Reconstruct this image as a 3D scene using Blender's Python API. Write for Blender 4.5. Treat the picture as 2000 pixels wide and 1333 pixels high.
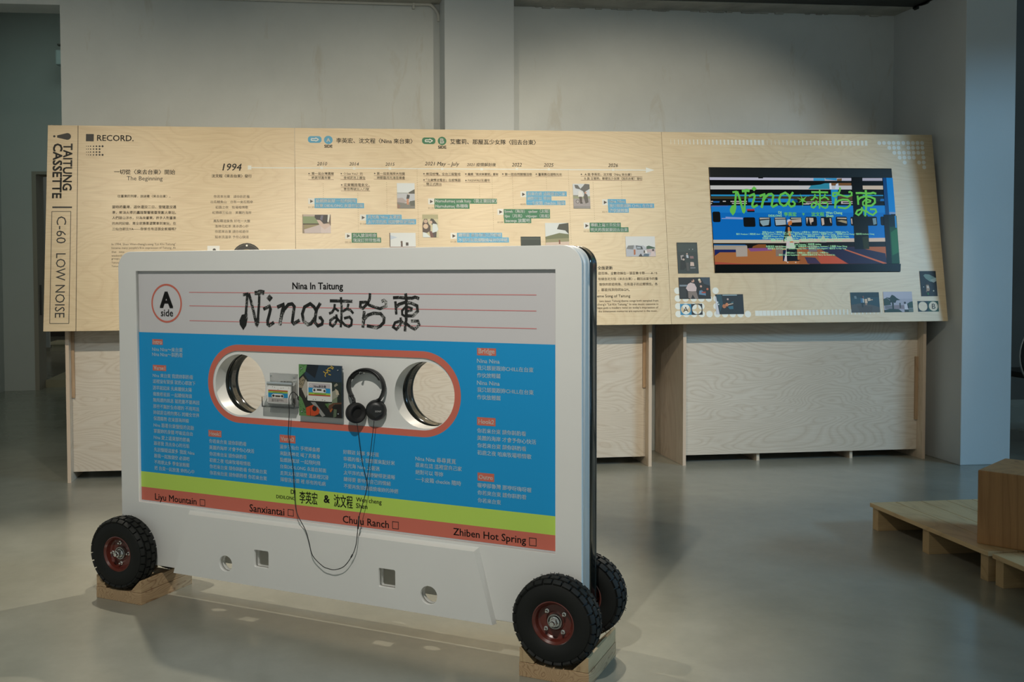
import bpy, bmesh, math, random
from mathutils import Vector, Matrix
random.seed(7)
for o in list(bpy.data.objects): bpy.data.objects.remove(o)
S = bpy.context.scene; COL = S.collection
PI = math.pi
V = Vector

# ------------------------------------------------------------------ camera
FPX, PX, PY = 1983.9, 830.0, 596.25          # focal length and principal point, for a 2000 x 1333 frame
YAW, PITCH, ROLL, EYEZ = .1159, .0362, -.0049, 1.175
EYE = V((0, 0, EYEZ))
_F = V((math.sin(YAW)*math.cos(PITCH), math.cos(YAW)*math.cos(PITCH), -math.sin(PITCH)))
_R = V((math.cos(YAW), -math.sin(YAW), 0)); _U = _R.cross(_F)
CR = _R*math.cos(ROLL) + _U*math.sin(ROLL); CU = _U*math.cos(ROLL) - _R*math.sin(ROLL)
cd = bpy.data.cameras.new('camera'); cam = bpy.data.objects.new('camera', cd); COL.objects.link(cam)
cd.sensor_width = 36; cd.lens = FPX/2000*36
cd.shift_x = (1000-PX)/2000; cd.shift_y = -(666.5-PY)/2000
cam.matrix_world = Matrix((( CR.x, CU.x, -_F.x, 0), (CR.y, CU.y, -_F.y, 0), (CR.z, CU.z, -_F.z, EYEZ), (0, 0, 0, 1)))
cd.clip_start = .05
S.camera = cam

# ------------------------------------------------------------------ light and exposure
vs = S.view_settings; vs.view_transform = 'Standard'; vs.look = 'None'; vs.gamma = 1; vs.use_curve_mapping = False
vs.exposure = 0.8
w = bpy.data.worlds.new('world'); S.world = w; w.use_nodes = True
w.node_tree.nodes['Background'].inputs[0].default_value = (.74, .82, .80, 1)
w.node_tree.nodes['Background'].inputs[1].default_value = .27
def spot(name, loc, at, power, size, blend, col, rad=.03):
    l = bpy.data.lights.new(name, 'SPOT'); l.energy = power; l.spot_size = math.radians(size); l.spot_blend = blend
    l.color = col; l.shadow_soft_size = rad
    o = bpy.data.objects.new(name, l); COL.objects.link(o); o.location = loc
    o.rotation_euler = (V(at)-V(loc)).to_track_quat('-Z', 'Y').to_euler(); return o
def area(name, loc, at, power, sx, sy, col):
    l = bpy.data.lights.new(name, 'AREA'); l.energy = power; l.shape = 'RECTANGLE'; l.size = sx; l.size_y = sy; l.color = col
    o = bpy.data.objects.new(name, l); COL.objects.link(o); o.location = loc
    o.rotation_euler = (V(at)-V(loc)).to_track_quat('-Z', 'Y').to_euler(); return o
WARM = (1, .89, .70)
spot('spot_cassette_front', (-.29, 1.2, 2.75), (.1, 3.35, .6), 105, 70, .7, (1, .95, .86), .025)
spot('spot_cassette_back', (1.75, 5.3, 3.08), (-.6, 3.0, .0), 200, 60, .5, (1, .90, .74), .025)
spot('spot_left_back', (-1.0, 4.83, 3.05), (-.75, 2.9, .0), 120, 80, .7, (1, .91, .76), .03)
spot('spot_board_left', (-1.5, 2.75, 2.78), (-1.45, 5.7, 1.2), 82, 64, .9, WARM)
spot('spot_board_middle', (.1, 2.75, 2.78), (.2, 5.7, 1.2), 100, 64, .9, WARM)
spot('spot_board_mid_right', (1.4, 2.75, 2.78), (1.25, 5.7, 1.2), 74, 64, .9, WARM)
spot('spot_board_right', (2.5, 2.75, 2.78), (2.25, 5.7, 1.2), 84, 58, .5, WARM)
area('daylight_window', (8.0, .4, 3.3), (3.6, 4.4, .9), 160, 2.4, .5, (.34, .68, 1))
area('storage_fill', (-2.4, 14.5, 3.4), (-2.2, 15.6, .2), 9, .8, .8, (1, .93, .74))  # added fill to lift the bin out of the dark, no lamp there
area('corridor_fill', (-2.1, 8.4, 3.6), (-2.1, 8.6, 0), 5, 1.2, 1.2, (.72, 1, .9))  # added dim fill standing in for ambient light in the enclosed corridor

# ------------------------------------------------------------------ geometry by measurement
def ray(x, y): return _F + CR*((x-PX)/FPX) - CU*((y-PY)/FPX)
def hit(x, y, O, n): d = ray(x, y); return EYE + d*((O-EYE).dot(n)/d.dot(n))
def on_floor(x, y, z=0): return hit(x, y, V((0, 0, z)), V((0, 0, 1)))
def on_y(x, y, Y): return hit(x, y, V((0, Y, 0)), V((0, 1, 0)))
def on_x(x, y, X): return hit(x, y, V((X, 0, 0)), V((1, 0, 0)))

# the giant cassette: u along its front, w out of its front, z up
CYAW = -.5771
CE = V((math.cos(CYAW), math.sin(CYAW), 0)); CN = V((math.sin(CYAW), -math.cos(CYAW), 0))
CO = V((-.606, 3.724, 1.170))
def CF(u, w, z): p = CO + CE*u + CN*w; return V((p.x, p.y, z))
def cas(x, y, off=0):                       # pixel -> (u, height above floor) on a plane off metres in front of the face
    p = hit(x, y, CO+CN*off, CN); return ((p-CO).dot(CE), p.z)
# the leaning board
BT, BS = .1596, .935
BU = V((0, math.sin(BT), math.cos(BT))); BN = V((0, -math.cos(BT), math.sin(BT)))
BO = EYE + (V((-1.501, 6.215, .8514+1.175)) - V((0, 0, 1.175)))*BS
BH = 1.2177*BS; BW = 5.5498*BS
def brd(x, y):
    p = hit(x, y, BO, BN); d = p-BO; return (d.x, d.dot(BU))

# ------------------------------------------------------------------ helpers
def tag(o, label=None, cat=None, group=None, kind=None):
    if label: o['label'] = label
    if cat: o['category'] = cat
    if group: o['group'] = group
    if kind: o['kind'] = kind
    return o
def empty(name, loc=(0, 0, 0), rot=(0, 0, 0), label=None, cat=None, group=None):
    o = bpy.data.objects.new(name, None); COL.objects.link(o); o.location = loc; o.rotation_euler = rot
    o.empty_display_size = .05
    return tag(o, label, cat, group)
def link(name, me, mats=None, parent=None, smooth=None):
    o = bpy.data.objects.new(name, me); me.name = name; COL.objects.link(o)
    if mats:
        for m in (mats if isinstance(mats, (list, tuple)) else [mats]): me.materials.append(m)
    if parent: o.parent = parent
    if smooth is not None:
        for p in me.polygons: p.use_smooth = True
        me.set_sharp_from_angle(angle=math.radians(smooth))
    return o
def fin(name, bm, mats, parent=None, smooth=None):
    bmesh.ops.recalc_face_normals(bm, faces=bm.faces[:])
    me = bpy.data.meshes.new(name); bm.to_mesh(me); bm.free()
    return link(name, me, mats, parent, smooth)
def box(bm, x0, x1, y0, y1, z0, z1, bev=0, mi=0, mat=None):
    b = bmesh.new()
    vs_ = [b.verts.new((x, y, z)) for x in (x0, x1) for y in (y0, y1) for z in (z0, z1)]
    for f in ((0, 1, 3, 2), (4, 6, 7, 5), (0, 4, 5, 1), (2, 3, 7, 6), (0, 2, 6, 4), (1, 5, 7, 3)):
        b.faces.new([vs_[i] for i in f])
    bmesh.ops.recalc_face_normals(b, faces=b.faces[:])
    if bev: bmesh.ops.bevel(b, geom=b.edges[:], offset=bev, segments=2, affect='EDGES', profile=.7)
    merge(bm, b, mat, mi)
def merge(bm, b, mat=None, mi=0):
    if mat is not None: bmesh.ops.transform(b, matrix=mat, verts=b.verts[:])
    vm = {v: bm.verts.new(v.co) for v in b.verts}
    for f in b.faces:
        try:
            g = bm.faces.new([vm[v] for v in f.verts]); g.material_index = mi; g.smooth = f.smooth
        except ValueError: pass
    b.free()
def lathe(bm, prof, n=48, axis='Y', cen=(0, 0, 0), mi=0, mat=None, caps=True):
    """prof: (radius, along axis); a ring of n steps"""
    b = bmesh.new(); rings = []
    for r, h in prof:
        ring = []
        for i in range(n):
            a = 2*PI*i/n; c, s = r*math.cos(a), r*math.sin(a)
            p = (c, h, s) if axis == 'Y' else ((c, s, h) if axis == 'Z' else (h, c, s))
            ring.append(b.verts.new((p[0]+cen[0], p[1]+cen[1], p[2]+cen[2])))
        rings.append(ring)
    for k in range(len(rings)-1):
        for i in range(n):
            j = (i+1) % n; b.faces.new((rings[k][i], rings[k][j], rings[k+1][j], rings[k+1][i]))
    for k in (0, -1):
        if caps and prof[k][0] > 1e-5: b.faces.new(rings[k])
    bmesh.ops.remove_doubles(b, verts=b.verts[:], dist=1e-6)
    bmesh.ops.recalc_face_normals(b, faces=b.faces[:])
    merge(bm, b, mat, mi)
def tube(bm, pts, r, n=8, mi=0, closed=False, flat=None):
    """a tube through pts; r a number or a list; flat=(dir, ratio) widens it along dir"""
    b = bmesh.new(); P = [V(p) for p in pts]; rings = []
    N = len(P); ref = V((.13, .2, .97))
    for i, p in enumerate(P):
        t = (P[min(i+1, N-1)]-P[max(i-1, 0)]).normalized()
        x = t.cross(ref)
        if x.length < 1e-3: x = t.cross(V((1, 0, 0)))
        x.normalize(); y = x.cross(t).normalized()
        rr = r[i] if isinstance(r, (list, tuple)) else r
        ring = []
        for k in range(n):
            a = 2*PI*k/n; o = x*math.cos(a)*rr + y*math.sin(a)*rr
            if flat: d = V(flat[0]); o = o + d*(o.dot(d))*(flat[1]-1)
            ring.append(b.verts.new(p+o))
        rings.append(ring)
    for k in range(N-1):
        for i in range(n):
            j = (i+1) % n; b.faces.new((rings[k][i], rings[k][j], rings[k+1][j], rings[k+1][i]))
    b.faces.new(rings[0]); b.faces.new(rings[-1])
    bmesh.ops.recalc_face_normals(b, faces=b.faces[:])
    for f in b.faces: f.smooth = True
    merge(bm, b, None, mi)
def smooth_path(pts, k=6):
    P = [V(p) for p in pts]; out = []
    for i in range(len(P)-1):
        p0, p1, p2, p3 = P[max(i-1, 0)], P[i], P[i+1], P[min(i+2, len(P)-1)]
        for s in range(k):
            t = s/k
            out.append(.5*((2*p1)+(p2-p0)*t+(2*p0-5*p1+4*p2-p3)*t*t+(3*p1-p0-3*p2+p3)*t**3))
    out.append(P[-1]); return out
def mesh_of(cu):
    o = bpy.data.objects.new('tmp', cu); COL.objects.link(o)
    dg = bpy.context.evaluated_depsgraph_get(); dg.update()
    me = bpy.data.meshes.new_from_object(o.evaluated_get(dg))
    bpy.data.objects.remove(o); bpy.data.curves.remove(cu); return me
def plate_mesh(outline, holes, yf, yb, bev=0):
    """outline and holes are (x, z) loops; a board between local y = yf (front) and yb (back)"""
    cu = bpy.data.curves.new('plate', 'CURVE'); cu.dimensions = '2D'; cu.fill_mode = 'BOTH'
    for lp in [outline]+list(holes):
        s = cu.splines.new('POLY'); s.points.add(len(lp)-1); s.use_cyclic_u = True
        for p, q in zip(s.points, lp): p.co = (q[0], q[1], 0, 1)
    th = yb-yf; cu.extrude = th/2-bev
    if bev: cu.bevel_depth = bev; cu.bevel_resolution = 2; cu.offset = -bev
    me = mesh_of(cu); me.transform(Matrix(((1, 0, 0, 0), (0, 0, -1, (yf+yb)/2), (0, 1, 0, 0), (0, 0, 0, 1))))
    return me
def join(meshes):
    bm = bmesh.new()
    for m in meshes: bm.from_mesh(m); bpy.data.meshes.remove(m)
    me = bpy.data.meshes.new('m'); bmesh.ops.remove_doubles(bm, verts=bm.verts[:], dist=1e-6)
    bmesh.ops.recalc_face_normals(bm, faces=bm.faces[:]); bm.to_mesh(me); bm.free(); return me
def circ(cx, cz, r, n=64): return [(cx+r*math.cos(2*PI*i/n), cz+r*math.sin(2*PI*i/n)) for i in range(n)]
def rrect(x0, z0, x1, z1, r, n=10):
    out = []
    for cx, cz, a0 in ((x1-r, z1-r, 0), (x0+r, z1-r, PI/2), (x0+r, z0+r, PI), (x1-r, z0+r, 1.5*PI)):
        for i in range(n+1): a = a0+PI/2*i/n; out.append((cx+r*math.cos(a), cz+r*math.sin(a)))
    return out
def srgb(c):
    if isinstance(c, str): c = [int(c[i:i+2], 16) for i in (0, 2, 4)]
    return tuple(((v/255)/12.92 if v <= 10 else ((v/255+.055)/1.055)**2.4) for v in c)

# ------------------------------------------------------------------ materials
MATS = {}
def mat(name, col=None, rough=.5, metal=0, coat=0, **kw):
    if name in MATS: return MATS[name]
    m = bpy.data.materials.new(name); m.use_nodes = True; MATS[name] = m
    b = m.node_tree.nodes['Principled BSDF']
    if col is not None: b.inputs['Base Color'].default_value = (*col, 1)
    b.inputs['Roughness'].default_value = rough; b.inputs['Metallic'].default_value = metal
    b.inputs['Coat Weight'].default_value = coat
    for k, v in kw.items(): b.inputs[k.replace('_', ' ')].default_value = v
    return m
def nt(m): return m.node_tree.nodes, m.node_tree.links, m.node_tree.nodes['Principled BSDF']
def ramp(N, L, src, stops):
    r = N.new('ShaderNodeValToRGB'); L.new(src, r.inputs[0])
    e = r.color_ramp.elements
    while len(e) < len(stops): e.new(.5)
    for el, (p, c) in zip(e, stops): el.position = p; el.color = (*c, 1)
    return r
def bump(N, L, b, src, strength, dist=.002):
    n = N.new('ShaderNodeBump'); n.inputs['Strength'].default_value = strength; n.inputs['Distance'].default_value = dist
    L.new(src, n.inputs['Height']); L.new(n.outputs[0], b.inputs['Normal'])
def noise(N, L, vec, scale, detail=4, rough=.55, dist=0):
    n = N.new('ShaderNodeTexNoise'); n.inputs['Scale'].default_value = scale; n.inputs['Detail'].default_value = detail
    n.inputs['Roughness'].default_value = rough; n.inputs['Distortion'].default_value = dist
    if vec is not None: L.new(vec, n.inputs['Vector'])
    return n
def mapping(N, L, scale=(1, 1, 1), rot=(0, 0, 0), loc=(0, 0, 0)):
    t = N.new('ShaderNodeTexCoord'); mp = N.new('ShaderNodeMapping')
    mp.inputs['Scale'].default_value = scale; mp.inputs['Rotation'].default_value = rot; mp.inputs['Location'].default_value = loc
    L.new(t.outputs['Object'], mp.inputs['Vector']); return mp.outputs[0]
def mixc(N, L, fac, a, b, mode='MIX'):
    m = N.new('ShaderNodeMix'); m.data_type = 'RGBA'; m.blend_type = mode
    for s, v in ((0, fac), (6, a), (7, b)):
        if hasattr(v, 'is_linked') or hasattr(v, 'links'): L.new(v, m.inputs[s])
        elif s == 0: m.inputs[s].default_value = v
        else: m.inputs[s].default_value = (*v, 1)
    return m.outputs[2]
def wood(name, light, dark, scale=1.0, along='X', rings=9, rough=.45, contrast=1.0, loc=(0, 0, 0), knots=0.0):
    """rotary-cut ply / sawn board: contour lines of a stretched noise field"""
    if name in MATS: return MATS[name]
    m = mat(name, light, rough); N, L, b = nt(m)
    st = {'X': (.42, 1.6, 1.6), 'Z': (1.6, 1.6, .42), 'Y': (1.6, .42, 1.6)}[along]
    vec = mapping(N, L, tuple(s*scale for s in st), loc=loc)
    n1 = noise(N, L, vec, 1.7, 2.5, .5, .5)
    mul = N.new('ShaderNodeMath'); mul.operation = 'MULTIPLY'; mul.inputs[1].default_value = rings; L.new(n1.outputs[0], mul.inputs[0])
    fr = N.new('ShaderNodeMath'); fr.operation = 'FRACT'; L.new(mul.outputs[0], fr.inputs[0])
    mid = tuple(l*.72+d*.28 for l, d in zip(light, dark))
    rr = ramp(N, L, fr.outputs[0], [(0, mid), (.35, light), (.8, tuple(l*.6+q*.4 for l, q in zip(light, mid))), (.95, tuple(l*(1-.5*contrast)+d*.5*contrast for l, d in zip(light, dark))), (1, mid)])
    fv = mapping(N, L, {'X': (3, 90, 90), 'Z': (90, 90, 3), 'Y': (90, 3, 90)}[along], loc=loc)
    n2 = noise(N, L, fv, scale*2, 3, .6)
    r2 = ramp(N, L, n2.outputs[0], [(.3, (.86, .84, .8)), (.7, (1.04, 1.04, 1.04))])
    c = mixc(N, L, .8, rr.outputs[0], r2.outputs[0], 'MULTIPLY')
    n3 = noise(N, L, mapping(N, L, loc=loc), .9*scale, 2)
    r3 = ramp(N, L, n3.outputs[0], [(.3, (.9, .87, .83)), (.7, (1.05, 1.05, 1.05))])
    c = mixc(N, L, .7, c, r3.outputs[0], 'MULTIPLY')
    if knots:
        vo = N.new('ShaderNodeTexVoronoi'); vo.inputs['Scale'].default_value = knots; L.new(mapping(N, L, (1, 1, 1), loc=loc), vo.inputs['Vector'])
        rk = ramp(N, L, vo.outputs['Distance'], [(0, (.35, .22, .12)), (.035, (.5, .33, .2)), (.06, (1, 1, 1))])
        c = mixc(N, L, .8, c, rk.outputs[0], 'MULTIPLY')
    L.new(c, b.inputs['Base Color']); return m
PLY = wood('birch_ply', (.69, .56, .37), (.50, .34, .19), 1.0, 'X', 34, .38, .28)
PLYB = wood('birch_ply_base', (.61, .55, .47), (.40, .30, .21), 1.25, 'X', 40, .45, .75, (3.1, 1, 7))
PLYS = wood('birch_ply_side', (.66, .55, .43), (.40, .28, .18), 1.2, 'Z', 22, .45, .6, (1, 5, 2))
PINE = wood('pine_board', (.48, .36, .21), (.25, .15, .07), 2.2, 'Y', 16, .5, 1.5, (0, 2, 0))
PINEE = wood('pine_offcut', (.47, .33, .19), (.20, .10, .045), 3.5, 'Y', 26, .6, 1.7, (4, 0, 1))
PALLET = wood('pallet_pine', (.60, .45, .25), (.33, .21, .10), 1.6, 'Y', 9, .5, .9, (2, 7, 0), 3.2)
BEAM = wood('brown_timber', (.44, .235, .09), (.22, .10, .035), 1.8, 'Z', 6, .5, .9, (0, 0, 3), 5.5)
EDGE = mat('ply_edge', (.45, .33, .24), .6)
N, L, b = nt(EDGE); _wv = N.new('ShaderNodeTexWave'); _wv.bands_direction = 'X'; _wv.inputs['Scale'].default_value = 110
L.new(mapping(N, L), _wv.inputs['Vector']); L.new(ramp(N, L, _wv.outputs[0], [(0, (.50, .37, .27)), (1, (.62, .50, .38))]).outputs[0], b.inputs['Base Color'])
def plaster(name, col, var=.1, sc=1.5, rough=.8, bstr=.12, stain=None):
    m = mat(name, col, rough); N, L, b = nt(m)
    n = noise(N, L, mapping(N, L), sc, 5, .6)
    lo = tuple(c*(1-var) for c in col); hi = tuple(min(1, c*(1+var*.6)) for c in col)
    c = ramp(N, L, n.outputs[0], [(.3, lo), (.7, hi)]).outputs[0]
    if stain:
        n3 = noise(N, L, mapping(N, L, (3.0, 3.0, .8)), 2.2, 6, .65, .6)
        rs = ramp(N, L, n3.outputs[0], [(.60, (1, 1, 1)), (.68, stain)])
        c = mixc(N, L, .55, c, rs.outputs[0], 'MULTIPLY')
    L.new(c, b.inputs['Base Color'])
    n2 = noise(N, L, mapping(N, L), 22, 6, .65); bump(N, L, b, n2.outputs[0], bstr, .01); return m
WALL = plaster('old_white_wall', (.62, .645, .63), .10, 1.2, .8, .18, (.86, .80, .72))
WHITE = plaster('white_paint_column', (.54, .57, .575), .04, 1.5, .7, .08)
TEAL = plaster('grey_corridor_wall', (.50, .52, .50), .06, .8, .7, .05)
CONC = plaster('raw_concrete', (.42, .41, .37), .25, 5, .9, .5)
DARKB = plaster('dark_beam', (.022, .026, .022), .5, 6, .6, .3)  # near-black mottled tone of the beam and the rough edge beside it
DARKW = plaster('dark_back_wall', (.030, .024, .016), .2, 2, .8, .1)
FLOOR = mat('polished_concrete', (.3, .29, .25), .3)
N, L, b = nt(FLOOR); b.inputs['Specular IOR Level'].default_value = .55
n1 = noise(N, L, mapping(N, L), .55, 6, .6, .6); n2 = noise(N, L, mapping(N, L), 5, 6, .7)
c1 = ramp(N, L, n1.outputs[0], [(.28, (.195, .195, .155)), (.5, (.25, .248, .203)), (.72, (.30, .298, .25))]).outputs[0]
c2 = ramp(N, L, n2.outputs[0], [(.3, (.9, .9, .9)), (.7, (1.06, 1.06, 1.06))]).outputs[0]
L.new(mixc(N, L, 1, c1, c2, 'MULTIPLY'), b.inputs['Base Color'])
L.new(ramp(N, L, n1.outputs[0], [(.3, (.17, .17, .17)), (.7, (.27, .27, .27))]).outputs[0], b.inputs['Roughness'])
bump(N, L, b, n2.outputs[0], .03, .004)
LAQ = plaster('white_lacquer', (.74, .745, .72), .02, 3, .36, .02)
BLK = mat('black_gloss_lacquer', (.012, .014, .012), .16)
N, L, b = nt(BLK); bump(N, L, b, noise(N, L, mapping(N, L), 30, 3).outputs[0], .06, .004)
RUB = mat('tyre_rubber', (.009, .010, .009), .66, Specular_IOR_Level=.3)
RED = mat('dark_red_rim', (.105, .02, .013), .3, 0, .4)
CHR = mat('bright_metal', (.75, .76, .75), .22, 1)
STEEL = mat('dull_steel', (.42, .42, .40), .4, 1)
PLB = mat('black_plastic', (.014, .015, .015), .42)
PLB2 = mat('black_soft_pad', (.010, .010, .010), .75)
WPL = mat('white_plastic', (.78, .78, .75), .4)
PIPE = mat('painted_conduit', (.60, .59, .54), .5)
ACR = mat('clear_acrylic', (.96, .97, .97), .03, Transmission_Weight=1.0, IOR=1.3)
CREAM = mat('cream_plastic', (.36, .34, .22), .5)
INK = mat('print_ink', None, .5); N, L, b = nt(INK)
_a = N.new('ShaderNodeAttribute'); _a.attribute_name = 'ink'; L.new(_a.outputs['Color'], b.inputs['Base Color'])
WORN = mat('worn_print_ink', None, .5); N, L, b = nt(WORN)
_a = N.new('ShaderNodeAttribute'); _a.attribute_name = 'ink'
_n = noise(N, L, mapping(N, L), 330, 2, .7); _n2 = noise(N, L, mapping(N, L), 30, 2)
_s = N.new('ShaderNodeMath'); _s.operation = 'MULTIPLY'; L.new(_n.outputs[0], _s.inputs[0]); L.new(_n2.outputs[0], _s.inputs[1])
L.new(mixc(N, L, ramp(N, L, _s.outputs[0], [(.30, (0, 0, 0)), (.40, (1, 1, 1))]).outputs[0], _a.outputs['Color'], (.5, .5, .48)), b.inputs['Base Color'])
SCR = mat('lit_screen', (0, 0, 0), .25); N, L, b = nt(SCR)
_a = N.new('ShaderNodeAttribute'); _a.attribute_name = 'ink'; L.new(_a.outputs['Color'], b.inputs['Emission Color'])
b.inputs['Emission Strength'].default_value = .56; b.inputs['Specular IOR Level'].default_value = .06

# ------------------------------------------------------------------ printing
class Ink:
    """flat print on a surface: every polygon carries its own ink colour"""
    def __init__(s, px, y0=0., step=.00025, off=(0, 0)):
        s.px, s.y0, s.step, s.off = px, y0, step, off; s.v = []; s.f = []; s.c = []
    def add(s, pts, faces, col, layer):
        k = len(s.v); y = s.y0 - .0006 - s.step*layer
        s.v += [(p[0]-s.off[0], y, p[1]-s.off[1]) for p in pts]
        for f in faces: s.f.append([i+k for i in f]); s.c.append(col)
    def uvpoly(s, pts, col, layer=0): s.add(pts, [list(range(len(pts)))], srgb(col), layer)
    def uv(s, pts, z=(0, 0, 1)): return [s.px(z[0]+x/z[2], z[1]+y/z[2]) for x, y in pts]
    def poly(s, pts, col, layer=0, z=(0, 0, 1)): s.uvpoly(s.uv(pts, z), col, layer)
    def rect(s, x0, y0, x1, y1, col, layer=0, z=(0, 0, 1)):
        q = s.uv([(x0, y0), (x1, y0), (x1, y1), (x0, y1)], z)
        ul, ur = (q[0][0]+q[3][0])/2, (q[1][0]+q[2][0])/2; vt, vb = (q[0][1]+q[1][1])/2, (q[2][1]+q[3][1])/2
        s.uvpoly([(ul, vt), (ur, vt), (ur, vb), (ul, vb)], col, layer); return ul, vb, ur, vt
    def disc(s, x, y, r, col, layer=0, z=(0, 0, 1), n=24):
        c = s.uv([(x, y), (x, y-r), (x, y+r)], z); rr = abs(c[1][1]-c[2][1])/2
        s.uvpoly(circ(c[0][0], c[0][1], rr, n), col, layer); return c[0], rr
    def ring(s, c, r0, r1, col, layer=0, n=64):
        a, b = circ(c[0], c[1], r0, n), circ(c[0], c[1], r1, n)
        s.add(a+b, [(i, (i+1) % n, n+(i+1) % n, n+i) for i in range(n)], srgb(col), layer)
    def framed_hole(s, x0, z0, x1, z1, c, r, col, layer=0):
        """a rectangle with a round hole, in surface coordinates"""
        an = sorted([2*PI*i/48 for i in range(48)]+[math.atan2(zz-c[1], xx-c[0]) % (2*PI) for xx in (x0, x1) for zz in (z0, z1)])
        inn = [(c[0]+r*math.cos(a), c[1]+r*math.sin(a)) for a in an]; out = []
        for a in an:
            dx, dz = math.cos(a), math.sin(a)
            t = min([(e-c[0])/dx for e in (x0, x1) if abs(dx) > 1e-9 and (e-c[0])/dx > 0]+[(e-c[1])/dz for e in (z0, z1) if abs(dz) > 1e-9 and (e-c[1])/dz > 0])
            out.append((c[0]+dx*t, c[1]+dz*t))
        n = len(an); s.add(inn+out, [(i, (i+1) % n, n+(i+1) % n, n+i) for i in range(n)], srgb(col), layer)
    def line(s, p, q, wd, col, layer=0, z=(0, 0, 1)):
        a, b = s.uv([p, q], z); a, b = V((*a, 0)), V((*b, 0)); t = (b-a).normalized(); m = V((-t.y, t.x, 0))*wd/2
        s.uvpoly([(a+m)[:2], (b+m)[:2], (b-m)[:2], (a-m)[:2]], col, layer)
    def hline(s, x0, y0, x1, y1, wd, col, layer=0, z=(0, 0, 1)):
        a, b = s.uv([(x0, y0), (x1, y1)], z); v = (a[1]+b[1])/2
        s.uvpoly([(a[0], v+wd/2), (b[0], v+wd/2), (b[0], v-wd/2), (a[0], v-wd/2)], col, layer)
    def dots(s, p, q, col, wd=.003, gap=.011, layer=0, z=(0, 0, 1)):
        a, b = s.uv([p, q], z); u = (a[0]+b[0])/2; n = int(abs(b[1]-a[1])/gap)
        for i in range(n+1):
            v = a[1]-gap*i; s.uvpoly([(u-wd/2, v+wd/2), (u+wd/2, v+wd/2), (u+wd/2, v-wd/2), (u-wd/2, v-wd/2)], col, layer)
    def text(s, body, xl, yl, xr, yr, col, layer=1, z=(0, 0, 1), bold=0., shear=0., h=None, down=False):
        """set between two pixel points at mid height; down = reading downwards, glyph tops to the right"""
        a, b = s.uv([(xl, yl), (xr, yr)], z)
        cu = bpy.data.curves.new('t', 'FONT'); cu.body = body; cu.resolution_u = 2; cu.shear = shear
        me = mesh_of(cu)
        if not len(me.vertices): bpy.data.meshes.remove(me); return
        P = [v.co.copy() for v in me.vertices]; fs = [tuple(p.vertices) for p in me.polygons]; bpy.data.meshes.remove(me)
        x0, x1 = min(p.x for p in P), max(p.x for p in P); y0, y1 = min(p.y for p in P), max(p.y for p in P)
        if down:
            L_ = abs(a[1]-b[1]); k = L_/(x1-x0); u = (a[0]+b[0])/2
            kh = (h/(y1-y0)) if h else k
            pts = [(u+(p.y-(y0+y1)/2)*kh, max(a[1], b[1])-(p.x-x0)*k) for p in P]
        else:
            k = (b[0]-a[0])/(x1-x0); v = (a[1]+b[1])/2; kh = (h/(y1-y0)) if h else k
            pts = [(a[0]+(p.x-x0)*k, v+(p.y-(y0+y1)/2)*kh) for p in P]
        s.add(pts, fs, srgb(col), layer)
        if bold:                                # a heavier weight: struck again a little to each side
            d = bold*k
            for dx, dy in ((d, d*.6), (-d, d*.6), (d, -d*.6), (-d, -d*.6)): s.add([(q[0]+dx, q[1]+dy) for q in pts], fs, srgb(col), layer+.06)
    def stroke(s, uvpts, wd, col, layer=1):
        """a blunt brush stroke with mitred corners"""
        P = [V((p[0], p[1])) for p in uvpts]; n = len(P); A, B = [], []
        for i in range(n):
            t0 = (P[i]-P[i-1]).normalized() if i else (P[1]-P[0]).normalized()
            t1 = (P[i+1]-P[i]).normalized() if i < n-1 else t0
            t = (t0+t1); t = t.normalized() if t.length > .2 else t0
            m = V((-t.y, t.x)); k = min(1.35, 1/max(.6, m.dot(V((-t0.y, t0.x)))))
            A.append(P[i]+m*wd/2*k); B.append(P[i]-m*wd/2*k)
        s.add([tuple(p) for p in A+B], [(i, i+1, n+i+1, n+i) for i in range(n-1)], srgb(col), layer)
    def build(s, name, parent, m=None, label=None):
        if not s.f: return None
        me = bpy.data.meshes.new(name); me.from_pydata(s.v, [], s.f)
        at = me.attributes.new('ink', 'FLOAT_COLOR', 'FACE')
        for i, c in enumerate(s.c): at.data[i].color = (*c, 1)
        # all print faces the viewer side (-y)
        me.update()
        bm = bmesh.new(); bm.from_mesh(me)
        fl = [f for f in bm.faces if f.normal.y > 0]
        if fl: bmesh.ops.reverse_faces(bm, faces=fl)
        bm.to_mesh(me); bm.free()
        o = link(name, me, m or INK, parent)
        if label: o['label'] = label
        s.v, s.f, s.c = [], [], []
        return o
# ------------------------------------------------------------------ the room
def struct(name, bm, m, smooth=None): return tag(fin(name, bm, m, None, smooth), kind='structure')
WY = 6.267                                             # face of the back wall
bm = bmesh.new(); box(bm, -9, 9, -5, 19, -.12, 0); struct('floor', bm, FLOOR)
bm = bmesh.new(); box(bm, -9, 9, -5, 19, 3.75, 3.9); struct('ceiling', bm, TEAL)
bm = bmesh.new(); box(bm, -1.433, 4.4, WY, WY+.213, 0, 3.75); box(bm, -9, -1.433, WY, WY+.213, 2.741, 3.75); struct('wall_back', bm, WALL)
bm = bmesh.new(); box(bm, .828, 1.249, 6.04, WY, 0, 3.75, .006); struct('trim_1', bm, WHITE)
bm = bmesh.new(); box(bm, 3.81, 4.125, 5.535, WY+.3, 0, 3.75, .006); struct('trim_2', bm, WHITE)
bm = bmesh.new(); box(bm, -1.433, .828, 6.05, WY, 2.80, 2.95); box(bm, 1.249, 3.81, 6.05, WY, 2.80, 2.95)
for i in range(60):                                    # broken plaster along the soffit joint
    x = random.choice([random.uniform(1.27, 3.8)]*3+[random.uniform(-.6, .8)])
    r = random.uniform(.004, .014); box(bm, x-r*2, x+r*2, WY-r*1.3, WY, 2.80-r*.7, 2.80)
struct('trim_3', bm, CONC)
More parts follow.
